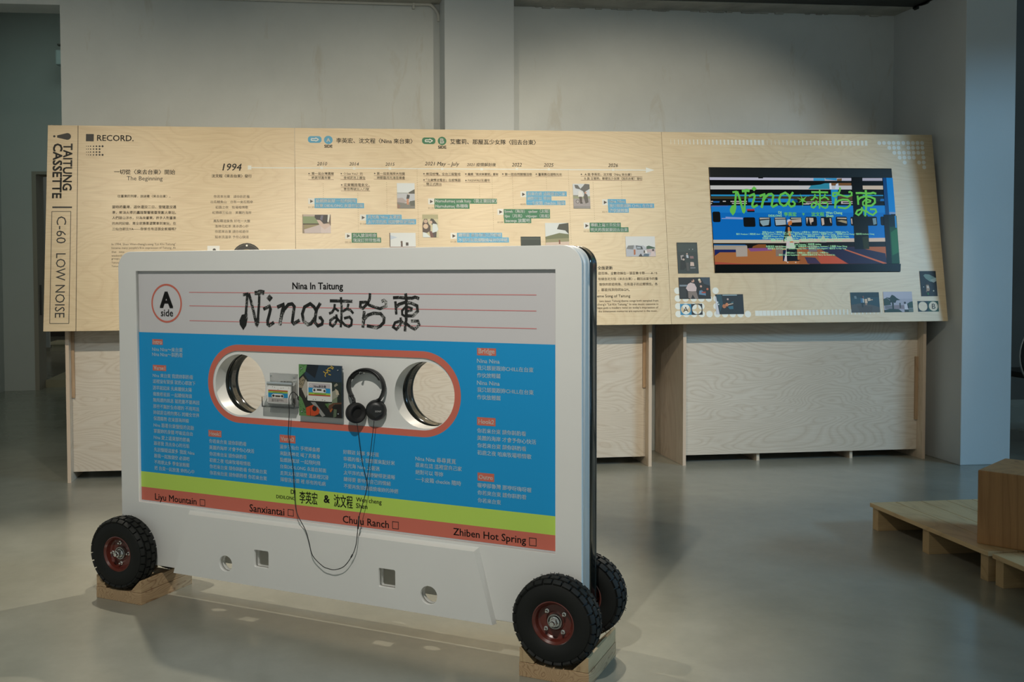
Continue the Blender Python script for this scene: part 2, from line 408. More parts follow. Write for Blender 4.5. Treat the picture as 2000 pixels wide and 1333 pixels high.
bm = bmesh.new(); box(bm, 1.249, 3.81, 5.5, 6.05, 2.803, 3.2); struct('trim_4', bm, DARKB)
# ragged concrete left on the pillar where the beam meets it
bm = bmesh.new()
for k in range(14): y = 6.03-.012*k; r = random.uniform(.012, .03); box(bm, 3.80, 3.815, y-.02, y+.02, 2.80-r*random.uniform(0, .9), 2.86)
struct('trim_5', bm, DARKB)
# corridor seen on the left
bm = bmesh.new(); box(bm, -6, -2.635, 10.27, 10.53, 0, 3.75); box(bm, -2.635, 3, 10.27, 10.53, 2.134, 3.75); box(bm, -1.5, 3, 10.27, 10.53, 0, 2.134)
struct('wall_corridor', bm, TEAL)
bm = bmesh.new(); box(bm, -3.2, -2.93, 6.48, 10.27, 0, 3.75); struct('wall_left', bm, TEAL)
bm = bmesh.new(); box(bm, -2.64, -2.60, 10.262, 10.54, 0, 2.134); box(bm, -2.60, -1.5, 10.262, 10.54, 2.105, 2.134); struct('door_2', bm, mat('door_casing', (.30, .27, .22), .6))
h0, h1 = on_y(77, 557, 10.25), on_y(82, 616, 10.25)
bm = bmesh.new(); box(bm, h0.x, h1.x, 10.245, 10.262, h1.z, h0.z, .003); fin('hinge', bm, mat('door_hinge', (.05, .05, .045), .4, .6), bpy.data.objects['door_2'])
bm = bmesh.new(); box(bm, -2.6, 3, 10.5, 18.6, 0, .075); struct('trim_6', bm, mat('storage_step', (.30, .27, .18), .6))
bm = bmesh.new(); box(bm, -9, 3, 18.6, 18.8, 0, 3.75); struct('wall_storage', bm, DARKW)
a, b_ = on_y(83.5, 734, 14.6), on_y(98.5, 734, 14.6)
bm = bmesh.new(); box(bm, a.x, b_.x, 14.6, 14.645, .10, 2.6, .006); struct('door_1', bm, mat('white_door', (.42, .44, .43), .5))
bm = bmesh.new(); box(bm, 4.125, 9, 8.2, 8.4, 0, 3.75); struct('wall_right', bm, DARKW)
# window wall out of frame on the right: daylight falls through its opening
bm = bmesh.new(); box(bm, 5.6, 5.75, -4, -1.6, 0, 3.75); box(bm, 5.6, 5.75, 3.6, 5.6, 0, 3.75); box(bm, 5.6, 5.75, -1.6, 3.6, 2.75, 3.75); box(bm, 5.6, 5.75, -1.6, 3.6, 0, .25); struct('window_1', bm, WHITE)
# conduit along the top of the left wall
e1, e2, e3 = on_y(770, 7.5, WY-.012), on_y(838, 8.5, WY-.012), on_y(856, 42, WY-.012)
bm = bmesh.new()
tube(bm, smooth_path([(-1.4, WY-.014, e1.z+.01), (e1.x, WY-.014, e1.z), (e2.x-.02, WY-.014, e2.z), (e2.x+.025, WY-.014, e2.z-.016), (e3.x, WY-.014, e2.z-.06), (e3.x+.002, WY-.014, e3.z)], 6), .0095, 10)
cond = tag(fin('conduit', bm, PIPE, None, 40), 'painted conduit bending down at the top of the left wall beside the column', 'pipe')
bm = bmesh.new(); p = on_y(807, 10, WY); box(bm, p.x-.007, p.x+.007, WY-.026, WY, p.z-.028, p.z+.014, .002)
fin('clip', bm, PIPE, cond)
# lamp high up in the corridor
p0, p1 = on_y(108, 97, 9.9), on_y(130, 126, 9.9)
t = empty('ceiling_lamp', ((p0.x+p1.x)/2, 9.95, 3.75), label='small pale box lamp hanging high up in the dark corridor', cat='lamp')
bm = bmesh.new(); hw = (p1.x-p0.x)/2; box(bm, -hw, hw, -.05, .06, p1.z-3.75, p0.z-3.75, .012); fin('lamp_shade', bm, mat('lamp_cover', (.45, .52, .52), .4), t)
bm = bmesh.new(); box(bm, -hw*.8, hw*.9, -.02, .04, p0.z+.05-3.75, p0.z+.062-3.75); box(bm, -.012, .012, 0, .02, p0.z-3.75, 0); fin('bracket', bm, mat('lamp_bracket', (.10, .09, .07), .6), t)
# storage bin and crate
p0, p1 = on_y(98, 668, 16), on_y(150, 720, 16)
t = empty('storage_bin', ((p0.x+p1.x)/2, 16.2, p1.z), label='cream plastic storage bin with a lid behind the corridor door', cat='bin')
hw = (p1.x-p0.x)/2; H_ = p0.z-p1.z
bm = bmesh.new(); box(bm, -hw+.02, hw-.02, -.2, .2, H_*.44, H_*.88, .015); fin('body', bm, CREAM, t)
bm = bmesh.new(); box(bm, -hw, hw, -.22, .22, H_*.88, H_, .012); fin('lid', bm, mat('bin_lid', (.45, .42, .3), .5), t)
bm = bmesh.new(); box(bm, -hw+.06, hw, -.2, .2, .0, H_*.435, .01); t2 = tag(fin('crate', bm, mat('crate', (.30, .28, .18), .6), None), 'cream crate standing under the lidded storage bin', 'crate')
t2.location = t.location
bm = bmesh.new(); box(bm, -.055, .055, -.055, .055, 0, p1.z-.075); 

# round-backed chair half hidden at the right edge
q = on_y(1992, 690, 6.2)
t = empty('round_chair', (q.x+.2, 6.2, 0), label='dark round-backed chair cut off by the right edge of the photo', cat='chair')
bm = bmesh.new(); lathe(bm, [(.0, -.012), (.19, -.012), (.2, 0), (.19, .012), (0, .012)], 40, 'Y', (0, 0, q.z-.02)); fin('backrest', bm, PLB, t, 30)
bm = bmesh.new(); tube(bm, [(.205*math.cos(a), -.005, q.z-.02+.235*math.sin(a)) for a in [2*PI*i/40 for i in range(41)]], .006); fin('frame', bm, STEEL, t)
bm = bmesh.new(); box(bm, -.14, .2, .03, .4, .42, .46, .01); fin('seat', bm, PLB, t)
for sx in (-.10, .16):
    for y in (.05, .37):
        bm = bmesh.new(); box(bm, sx-.012, sx+.012, y-.012, y+.012, 0, .42); fin('leg', bm, PLB, t)
bm = bmesh.new(); box(bm, .02, .05, .012, .05, .42, q.z-.1); fin('back_post', bm, PLB, t)

# ------------------------------------------------------------------ two plywood stands under the board
LY = 5.757
def stand(xa, xb, label, battens):
    cx = (xa+xb)/2; t = empty('display_stand', (cx, LY, 0), label=label, cat='stand', group='plywood stands under the board')
    th = .019
    yb = lambda z: 5.63 + .026 + (z-.82)*math.tan(BT)           # back face of the leaning board
    prof = [(0, 0), (0, 1.35), (yb(1.83)-LY+.001, 1.83), (.478, 1.83), (.478, 0)]
    prof[1] = (0, (LY-5.656)/math.tan(BT)+.82)
    prof[2] = (yb(1.83)-LY, 1.83)
    for x0 in (xa-cx, xb-cx-th):
        b = bmesh.new(); A = [b.verts.new((x0, y, z)) for y, z in prof]; B = [b.verts.new((x0+th, y, z)) for y, z in prof]
        f0 = b.faces.new(A); f1 = b.faces.new(B); n = len(prof)
        for i in range(n): f = b.faces.new((A[i], A[(i+1) % n], B[(i+1) % n], B[i])); f.material_index = 1 if i == 0 else 0
        fin('side_panel', b, [PLYS, EDGE], t)
        bm = bmesh.new(); box(bm, x0, x0+th, .0, .478, -.0, .006); 
    zb = on_y(1261, 892, 5.815).z
    bm = bmesh.new(); box(bm, xa-cx+th, xb-cx-th, .06, .078, zb, 1.30); fin('front_panel', bm, PLYB, t)
    for (s, z0, z1) in battens:
        x = xa-cx+th if s < 0 else xb-cx-th-.018
        bm = bmesh.new(); box(bm, x, x+.018, .048, .06, z0, z1); fin('batten', bm, wood('batten', (.42, .29, .18), (.25, .15, .08), 2, 'Z', 6), t)
    for fx in (.33, .72):
        x = xa-cx+(xb-xa)*fx; bm = bmesh.new(); box(bm, x-.009, x+.009, .085, .42, 0, .16); fin('foot_rail', bm, PLYS, t)
    for z0 in (.35, 1.5): bm = bmesh.new(); box(bm, xa-cx+th, xb-cx-th, .459, .477, z0, z0+.12); fin('back_rail', bm, PLYS, t)
    return t
zz = lambda x, y: on_y(x, y, 5.80).z
stand(on_y(129.5, 800, LY).x, on_y(1273, 800, LY).x, 'long plywood stand under the left and middle board panels', [(-1, zz(140, 778), 1.3), (1, zz(1258, 758), 1.3)])
stand(on_y(1334, 800, LY).x, on_y(1807.5, 800, LY).x, 'shorter plywood stand under the screen panel by the right pillar', [(1, zz(1790, 820), zz(1790, 697))])

# ------------------------------------------------------------------ three board panels
U1 = brd(575.5, 250)[0]; U2 = (brd(1293, 258)[0]+brd(1310, 634)[0])/2
def panel(u0, u1, label, holes=()):
    q = BO + V((u0, 0, 0)) - BU*BH
    t = empty('exhibition_board', q, (-BT, 0, 0), label=label, cat='display board', group='plywood display panels')
    g = .0008
    me = plate_mesh([(g, 0), (u1-u0-g, 0), (u1-u0-g, BH), (g, BH)], [[(a-u0, b+BH) for a, b in h] for h in holes], 0, .02)
    o = link('board', me, PLY, t)
    return t, lambda: Ink(brd, 0, off=(u0, -BH))
pl_left, ink_l = panel(0, U1, 'left plywood panel with vertical lettering and a record heading')
pl_mid, ink_m = panel(U1, U2, 'middle plywood panel with a white timeline and blue and green captions')
tvq = [brd(1383.8, 327), brd(1740.6, 329), brd(1758, 531.7), brd(1396, 534)]
tx0, tx1 = (tvq[0][0]+tvq[3][0])/2, (tvq[1][0]+tvq[2][0])/2; tz1, tz0 = (tvq[0][1]+tvq[1][1])/2, (tvq[2][1]+tvq[3][1])/2
pl_right, ink_r = panel(U2, BW, 'right plywood panel with white dots and a video screen set in it', [[(tx0, tz0), (tx1, tz0), (tx1, tz1), (tx0, tz1)]])

K = '1c1b18'; BR = '55493a'; BLU = '4f9fc4'; GRN = '23704a'; WH = 'dfe0d8'; BLK_ = '161616'
# ---- left panel
Z1 = (80, 230, 3.808); ZS = (60, 230, 3.1)
i = ink_l(); i.text('RECORD.', 418, 152, 688, 152, K, z=Z1, bold=.012); i.rect(335, 122, 393, 176, K, z=Z1)
for r, y in enumerate((213, 234, 256, 277)):
    for c, x in enumerate((339, 353, 369, 391, 413, 436, 458)):
        if c < 6 or r in (0, 3): i.disc(x, y, 3+c*.75, K, z=Z1, n=12)
i.build('record_heading', pl_left)
i = ink_l(); i.line((152.5, 245.5), (148.2, 648), .003, '3a2c1c'); i.build('joint_line', pl_left)
i = ink_l()
i.text('TAITUNG', 224, 158, 222, 440, K, z=ZS, bold=.03, down=True, h=.047); i.text('CASSETTE', 163, 158, 159, 488, K, z=ZS, bold=.03, down=True, h=.047)
cz = i.uv([(196, 114)], ZS)[0]; tip = i.uv([(160, 114)], ZS)[0]; r0 = abs(i.uv([(215, 94)], ZS)[0][1]-i.uv([(215, 135)], ZS)[0][1])/2
cc_ = i.uv([(222, 114)], ZS)[0]
i.uvpoly([(cc_[0]+r0*math.cos(a), cc_[1]+r0*math.sin(a)) for a in [math.radians(d) for d in range(-100, 101, 10)]]+[(tip[0], tip[1]+.006), (tip[0], tip[1]-.006)], K, 1)
i.disc(143, 113, 7, K, z=ZS, n=14); i.rect(131, 538, 250, 548, K, z=ZS); i.build('vertical_title', pl_left)
i = ink_l()
i.text('C-60', 186, 598, 184, 762, K, z=ZS, down=True, h=.051); i.text('LOW NOISE', 182, 822, 176, 1212, K, z=ZS, down=True, h=.051)
for p, q in (((128, 568), (243, 568)), ((243, 568), (231, 1247)), ((231, 1247), (115, 1247)), ((115, 1247), (128, 568))): i.line(p, q, .003, K, z=ZS)
i.build('tape_type_box', pl_left)
i = ink_l()
i.text('一切從〈來去台東〉開始', 545, 404, 998, 404, K, z=Z1, bold=.012); i.text('The Beginning', 638, 457, 905, 457, K, z=Z1); i.build('section_heading', pl_left)
i = ink_l()
i.text('往臺東的列車，放送著〈來去台東〉。', 570, 585, 962, 585, BR, z=Z1, bold=.008)
for y, s_ in ((665, '當時的臺灣，週休還沒二日、雪隧還沒通'), (706, '車，柴油火車的轟隆聲響徹臺東舊火車站。'), (746, '人們跋山涉水，只為來臺東。許多人對臺東'), (787, '的共同記憶，是全家乘著遊覽車到東玩，在'), (828, '三仙台前比YA——你家也有這張全家福嗎？')):
    i.text(s_, 530, y, 1005, y, BR, z=Z1, bold=.008)
for y, s_, x in ((944, 'In 1994, Shen Wen-cheng\'s song "Lai Khi Taitung"', 1003), (971, "became many people's first impression of Taitung. At", 1003), (999, 'that   time', 620), (1027, 'weekends', 606), (1054, 'groups', 584), (1081, 'Taitung', 584), (1108, 'Taitung', 584)):
    i.text(s_, 525, y, x, y, BR, z=Z1)
i.build('intro_text', pl_left)
i = ink_l(); i.text('1994', 1350, 368, 1492, 368, K, z=Z1, shear=.2, bold=.008); i.text('沈文程〈來去台東〉發行', 1270, 434, 1567, 434, K, z=Z1, bold=.01); i.build('year_heading', pl_left)
i = ink_l()
for y, x0, x1, s_ in ((587, 1285, 1552, '你若來台東　請你斟酌看'), (627, 1262, 1577, '出名鯉魚山　亦有一支石雨傘'), (667, 1298, 1541, '初鹿之夜　牧場唱情歌'), (707, 1275, 1565, '紅頭嶼三仙台　美麗的海岸'), (769, 1283, 1556, '鳳梨釋迦柴魚 好吃一大盤'), (808, 1294, 1544, '洛神花紅茶 清涼透心肝'), (848, 1294, 1545, '你若來台東 請你相邀伴'), (888, 1294, 1545, '知本洗溫泉 予你心快活')):
    i.text(s_, x0, y, x1, y, BR, z=Z1)
i.build('lyric_text', pl_left)
i = ink_l(); i.hline(487, 327.6, 575, 328.5, .006, WH); i.rect(484, 323.5, 491, 331.5, WH, 1); i.build('timeline_bar', pl_left)
i = ink_l(); c, r = i.disc(482, 503.5, 28.5, '15140f'); i.ring(c, r*.86, r*.93, '3f3b30', 1); i.ring(c, r*.0, r*.58, '7a6a4a', 1); i.disc(482, 480, 1.9, 'eeeae0', 2)
i.build('record_picture', pl_left, label='black vinyl record picture')
i = ink_l(); i.rect(405, 480.5, 429, 503, 'e6e4de'); i.disc(418.5, 488.5, 3, '3a3835', 1); i.build('white_card', pl_left)

# ---- middle panel
Z2 = (560, 240, 5.0); Z3 = (800, 240, 4.0); Z4 = (1120, 300, 3.923)
def rr(i, x0, y0, x1, y1, col, z, lay=0):
    q = i.uv([(x0, y0), (x1, y1), (x1, y0), (x0, y1)], z); ua, ub = (q[0][0]+q[3][0])/2, (q[1][0]+q[2][0])/2; va, vb = (q[1][1]+q[3][1])/2, (q[0][1]+q[2][1])/2
    i.uvpoly(rrect(ua, va, ub, vb, (vb-va)*.42, 6), col, lay)
for (col, let, z, x0, y0, x1, y1, cx, cy, tx, ty, sy, tw) in ((BLU, 'A', Z2, 207, 131, 340, 196, 406, 168, (484, 1228), 177, 229, '李英宏、沈文程〈Nina 來台東〉'), (GRN, 'B', Z2, 1322, 144, 1452, 208, 1517, 178, (1596, 2432), 188, 239, '艾蜜莉、那屋瓦少女隊〈回去台東〉')):
    i = ink_m(); rr(i, x0, y0, x1, y1, col, z); mx, my = (x0+x1)/2, (y0+y1)/2
    A = [(mx-34, my-9), (mx+8, my-9), (mx+8, my-17), (mx+38, my), (mx+8, my+17), (mx+8, my+9), (mx-34, my+9)]
    for p, q in zip(A, A[1:]+A[:1]): i.line(p, q, .005, WH, 1, z)
    i.disc(cx, cy, 41, col, z=z); i.text(let, cx-16, cy, cx+16, cy, WH, z=z, bold=.05); i.text('SIDE', cx-38, sy, cx+40, sy, K, z=z, bold=.035)
    i.build('side_badge', pl_mid); i = ink_m(); i.text(tw, tx[0], ty, tx[1], ty, K, z=z, bold=.012); i.build('artist_heading', pl_mid)
i = ink_m(); i.hline(576, 328.5, 1262, 332.3, .006, WH)
for x, y in ((341, 442), (658, 445), (1008, 447), (1518, 451), (1903, 454)): i.rect(x-13, y-12, x+13, y+12, WH, 1, Z2)
for x, y in ((838, 362), (1088, 365), (1590, 368)): i.rect(x-9, y-9, x+9, y+9, WH, 1, Z3)
i.poly([(1845, 349), (1912, 370), (1845, 391)], WH, 1, Z3); i.build('timeline_bar', pl_mid)
i = ink_m()
for s_, x0, x1, y, z in (('2010', 295, 394, 401, Z2), ('2014', 610, 704, 403, Z2), ('2015', 962, 1054, 406, Z2), ('2021 May – July', 118, 388, 325, Z3), ('2021 疫情解封後', 448, 674, 327, Z3), ('2022', 798, 876, 328, Z3), ('2025', 1047, 1125, 330, Z3), ('2026', 1550, 1627, 332, Z3)):
    i.text(s_, x0, y, x1, y, K if s_ != '2026' else BR, z=z, shear=.22, bold=.006)
i.build('year_heading', pl_mid)
i = ink_m()
EV = [(Z2, 218, 497, [('第一屆台灣國際', 243, 460, 497), ('熱氣球嘉年華', 243, 428, 537)], [(210, 460, 517), (210, 460, 556)]),
 (Z2, 533, 497, [('〈I See You〉的', 556, 741, 497), ('金城武池上廣告', 556, 768, 538)], [(525, 745, 518), (525, 770, 556)]),
 (Z2, 537, 607, [('花東鐵路電氣化，', 557, 808, 608), ('普悠瑪號加入行駛', 557, 805, 648)], [(528, 815, 628), (528, 815, 667)]),
 (Z2, 859, 495, [('第一屆東海岸大地藝', 880, 1155, 497), ('術節暨月光海音樂會', 880, 1155, 537)], [(850, 1155, 517), (850, 1155, 553)]),
 (Z3, 112, 399, [('新冠疫情，全台三級警戒', 130, 397, 401)], [(108, 397, 415)]),
 (Z3, 113, 447, [('「台東慢波電台」在疫情期', 130, 397, 448), ('間正式開台', 132, 250, 480)], [(108, 397, 463), (108, 250, 494)]),
 (Z3, 439, 401, [('臺鐵「藍皮解憂號」重駛', 455, 693, 402)], [(434, 693, 417)]), (Z3, 440, 451, [('PASIWALI五週年', 455, 628, 450)], [(434, 632, 465)]),
 (Z3, 728, 401, [('第一屆自然醒慢活祭', 743, 957, 403)], [(722, 957, 418)]), (Z3, 990, 402, [('臺東數位遊牧元年', 1005, 1190, 404)], [(984, 1192, 418)]),
 (Z3, 1342, 403, [('A 面 李英宏、沈文程〈Nina 來台東〉', 1367, 1735, 404), ('B 面 艾蜜莉、那屋瓦少女隊〈回去台東〉發行', 1367, 1818, 436)], [(1338, 1818, 420), (1338, 1818, 450)])]
for z, bx, by, lines, uls in EV:
    i.disc(bx, by, 6.5*z[2]/4.6, BR, z=z, n=12)
    for s_, x0, x1, y in lines: i.text(s_, x0, y, x1, y, BR, z=z, bold=.006)
    for x0, x1, y in uls: i.hline(x0, y, x1, y, .0022, '8a6a58', 0, z)
i.build('event_text', pl_mid)
i = ink_m()
for z, p, q in ((Z2, (356, 598), (358, 735)), (Z2, (694, 690), (700, 1050)), (Z2, (975, 585), (980, 890)), (Z2, (1272, 455), (1290, 1210)), (Z3, (546, 490), (548, 590)), (Z3, (643, 425), (657, 850)), (Z3, (803, 425), (810, 672)), (Z3, (1068, 430), (1070, 530)), (Z3, (1240, 372), (1262, 950)), (Z3, (1435, 465), (1443, 770)), (Z3, (1653, 460), (1660, 595))):
    i.dots(p, q, '8a7658', z=z)
i.build('dotted_line', pl_mid)
CAP = [(Z2, BLU, (210, 738, 272, 795), '01:39', 826, [((272, 738, 687, 786), '點燃熱氣球 一起飛阿飛', 285, 672, 764), ((272, 785, 755, 835), '台東 DIDILONG 永遠在前面', 285, 742, 810)]),
 (Z2, BLU, (715, 897, 775, 955), '01:54', 988, [((776, 898, 1122, 943), '月光海 Nina 太著迷', 790, 1110, 922), ((776, 942, 1263, 993), '太平洋的風 視野變得更清晰', 790, 1250, 968)]),
 (Z2, GRN, (570, 1076, 632, 1135), '00:16', 1167, [((634, 1076, 882, 1124), '別人搶演唱會', 648, 875, 1101), ((634, 1122, 922, 1172), '我沒訂到普悠瑪', 648, 912, 1147)]),
 (Z3, GRN, (145, 592, 192, 638), '01:35', 667, [((194, 593, 682, 633), 'Namulumaq azak haip（我正要回家）', 202, 678, 613), ((194, 632, 468, 672), 'Namulumaq 各種嗨', 202, 455, 653)]),
 (Z3, BLU, (320, 860, 368, 908), '01:58', 930, [((371, 860, 722, 898), '總得要 善待你自己的情緒', 382, 714, 878), ((371, 897, 775, 936), '不要再焦頭爛額燒壞妳的神經', 382, 765, 916)]),
 (Z3, BLU, (866, 536, 910, 582), '02:05', 637, [((912, 536, 1227, 574), '原來在這 這裡當自己家', 920, 1216, 556), ((912, 573, 1108, 609), '絕對可以 等妳', 920, 1100, 591), ((912, 608, 1217, 643), '一卡皮箱 checkin 隨時', 920, 1210, 627)]),
 (Z3, GRN, (686, 673, 733, 720), '01:59', 778, [((735, 675, 1097, 711), 'ljevek（海洋） qadaw（太陽）', 743, 1090, 694), ((735, 710, 1097, 748), 'iljas（月亮） vitjuqan（星星）', 743, 1090, 730), ((738, 748, 950, 784), 'isaceqa 放鬆吧', 748, 940, 766)]),
 (Z3, BLU, (1505, 598, 1548, 645), '02:15', 697, [((1548, 597, 1690, 632), 'Nina Nina', 1557, 1680, 615), ((1550, 631, 1910, 666), '我只想要跟妳 CHILL 在台東', 1560, 1900, 649), ((1552, 666, 1712, 703), '作伙放輕鬆', 1562, 1705, 685)]),
 (Z3, GRN, (1360, 780, 1405, 828), '01:12', 849, [((1407, 781, 1650, 818), '導航上寫三百公里', 1415, 1643, 799), ((1407, 817, 1710, 855), '明天的我就要回去台東', 1415, 1702, 836)])]
for z, col, sq, tm, ty, lines in CAP:
    i = ink_m(); i.rect(*sq, 'dcdad2', 0, z); mx, my = (sq[0]+sq[2])/2+2, (sq[1]+sq[3])/2+1; k = (sq[3]-sq[1])*.3
    i.poly([(mx-k*.8, my-k), (mx+k, my), (mx-k*.8, my+k)], '3a302c', 1, z)
    i.text(tm, sq[0], ty, sq[2]-3, ty, '7a6a55', z=z)
    for n_, (bx, s_, x0, x1, y) in enumerate(lines):
        i.rect(*bx, col, n_, z); i.text(s_, x0, y, x1, y, 'e8ecea', 4, z=z, bold=.02)
    i.build('lyric_caption', pl_mid)
i = ink_m()
for s_, x0, x1, y in (('全面更新', 185, 300, 877), ('甜苦辣，全數收錄在一張音樂卡帶——A / B', 190, 642, 918), ('取樣自沈文程〈來去台東〉，翻玩出當今的臺', 190, 645, 961), ('愉快的旅遊視角、也有遊子的近鄉情怯。各', 197, 645, 1002), ('，都能找到你的BGM。', 190, 430, 1045), ('eme Song of Taitung', 182, 435, 1096), ('two latest Taitung theme songs both sampled from', 198, 650, 1132), ('cheng\'s "Lai Khi Taitung." In one music cassette in', 183, 650, 1158), ("tape puts a modern twist on today's impression of", 183, 650, 1184), ('the bittersweet memories are captured in the music.', 192, 645, 1211)):
    i.text(s_, x0, y, x1, y, BR if y > 900 and y != 1096 else K, z=Z4, bold=.012 if y == 877 else .004)
i.build('closing_text', pl_mid)

# ---- printed photos: quads filled with patches in their own 0..1 coordinates (x right, y down)
def photo(ink, parent, quad, base, patches, z, label):
    i = ink(); Q = i.uv(quad, z)
    ua, ub = (Q[0][0]+Q[3][0])/2, (Q[1][0]+Q[2][0])/2; va, vb = (Q[0][1]+Q[1][1])/2, (Q[2][1]+Q[3][1])/2
    M_ = lambda x, y: (ua+(ub-ua)*min(1, max(0, x)), va+(vb-va)*min(1, max(0, y)))
    i.uvpoly([M_(0, 0), M_(1, 0), M_(1, 1), M_(0, 1)], base, 4)
    for n_, (col, pts) in enumerate(patches):
        if len(pts) == 3 and not isinstance(pts[0], tuple):
            cx, cy, r = pts; ry = r*abs((ub-ua)/(vb-va)); pts = [(cx+r*math.cos(2*PI*k/16), cy+ry*math.sin(2*PI*k/16)) for k in range(16)]
        i.uvpoly([M_(*p) for p in pts], col, 5+n_*.4)
    return i.build('printed_photo', parent, label=label)
def R(x0, y0, x1, y1): return [(x0, y0), (x1, y0), (x1, y1), (x0, y1)]
photo(ink_m, pl_mid, [(152, 897), (430, 897), (430, 1080), (155, 1080)], '8a7a68', [('b3a49a', R(.03, 0, 1, .1)), ('7f8f68', R(.02, .1, .62, .5)), ('3a2a18', R(.02, .48, .62, .54)), ('8f8460', [(.05, .54), (.6, .54), (.55, .62), (.06, .8)]), ('beb0ae', [(.06, .8), (.6, .55), (.95, .55), (1, .6), (1, 1), (.07, 1)]), ('cbbcb8', [(.65, .55), (1, .6), (1, 1), (.65, 1)]), ('c7b0a4', [(.5, .28), (.66, .28), (.72, .5), (.95, .5), (.98, .6), (.78, .8), (.6, .56)]), ('2d2c2e', [(.44, .02), (.9, .02), (.9, .44), (.76, .5), (.62, .3), (.5, .28), (.43, .15)]), ('5f5f72', [(.66, .05), (.74, .05), (.7, .34), (.62, .25)]), ('d8d6cc', [(.9, 0), (.98, 0), (.93, .4), (.88, .4)]), ('6b5850', [(.98, 0), (1, 0), (1, .55), (.94, .4)])], Z2, 'photo of a dark-haired person by a train window')
photo(ink_m, pl_mid, [(1076, 590), (1250, 590), (1250, 838), (1078, 838)], 'c9cccb', [('d5dadc', R(0, 0, 1, .38)), ('8f9794', R(0, .38, .7, .41)), ('4e4e47', [(.65, .37), (1, .24), (1, .43), (.62, .43)]), ('b9bcc2', R(0, .42, 1, .7)), ('a79c9c', [(0, .6), (.3, .58), (.6, .75), (.3, .8), (0, .78)]), ('7a7872', [(0, .75), (.5, .8), (1, .68), (1, 1), (0, 1)]), ('8d6f60', [(0, .8), (.2, .9), (.1, 1), (0, 1)]), ('5a5d55', [(.7, .72), (1, .68), (1, .9), (.75, .9)]), ('c58a6c', R(.54, .6, .66, .85)), ('33383a', [(.57, .45), (.72, .48), (.68, .62), (.52, .62)]), ('c9b8ac', (.655, .42, .04))], Z2, 'photo of a person standing on a stony beach')
photo(ink_m, pl_mid, [(1325, 897), (1478, 897), (1482, 1120), (1327, 1120)], 'a9a27e', [('c3bb98', R(0, .2, 1, 1)), ('4a3c38', [(0, .4), (.1, .2), (.3, .2), (.38, .4), (.5, .5), (.5, .7), (.3, .8), (0, .8)]), ('c2a690', (.2, .3, .12)), ('d0b59a', (.2, .52, .16)), ('3b3734', [(.45, .3), (.55, .17), (.7, .2), (.95, .42), (.8, .5), (.6, .45)]), ('cdb19c', (.53, .34, .1)), ('ced6d6', [(.65, .4), (.9, .42), (1, .65), (.85, .8), (.6, .8), (.62, .6)]), ('4a4240', [(.62, .8), (.88, .75), (.86, 1), (.55, 1)]), ('6b4640', [(.4, .7), (.6, .75), (.7, 1), (.5, 1)]), ('d3dad9', [(0, .77), (.2, .8), (.5, 1), (0, 1)])], Z2, 'photo of three smiling people close together')
photo(ink_m, pl_mid, [(1003, 1076), (1258, 1076), (1262, 1300), (1006, 1300)], 'd5d8d8', [('4a3a34', R(0, 0, .03, 1)), ('b9c4d2', [(.03, .1), (.3, .2), (.03, .3)]), ('5a4438', (.46, .4, .04)), ('5a4a44', R(.43, .44, .5, .6)), ('3f3634', R(.62, .42, .72, .56)), ('a99a94', R(0, .6, 1, 1))], Z2, 'bright beach photo with small figures')
photo(ink_m, pl_mid, [(868, 890), (1023, 890), (1027, 1010), (870, 1010)], '26332f', [('39453f', R(0, .1, 1, .2))], Z3, 'dark green photo mostly hidden behind the cassette')
photo(ink_m, pl_mid, [(1058, 783), (1240, 783), (1248, 980), (1063, 980)], 'cfd3d2', [('6c7050', [(0, .55), (.6, .4), (1, .45), (1, .65), (0, .7)]), ('3d4038', [(.6, .05), (1, 0), (1, .45), (.85, .3), (.5, .25)]), ('8d8a68', [(0, .65), (1, .6), (1, .75), (0, .8)]), ('cbb5a6', [(0, .78), (1, .74), (1, 1), (0, 1)]), ('7a4a38', R(.56, .68, .62, .84))], Z3, 'photo of a roadside tree above a cyclist')
photo(ink_m, pl_mid, [(1275, 477), (1405, 479), (1412, 672), (1279, 670)], 'c9ccd0', [('5d5c5a', [(.1, .04), (.3, .05), (.45, .2), (.6, .1), (.72, 0), (1, .02), (1, .2), (.75, .3), (.7, .45), (.6, .3), (.4, .22), (.15, .18)]), ('7d7b70', R(0, .46, .3, .5)), ('8f9478', R(0, .5, 1, .6)), ('9c9494', R(0, .6, 1, 1)), ('dcd9d6', [(.33, .3), (.5, .3), (.6, .5), (.5, .56), (.3, .52)]), ('4f4440', [(.34, .52), (.52, .52), (.52, .78), (.4, .78)]), ('55504c', [(.68, .35), (.85, .45), (.9, .75), (.72, .8), (.62, .55)]), ('c0907c', (.74, .36, .06)), ('3f3d3c', (.25, .72, .11)), ('a7a0a0', (.25, .72, .085)), ('3a3432', R(.4, .76, .55, .8)), ('8a8684', R(0, .9, 1, 1))], Z3, 'photo of a couple with a bicycle under a tree')
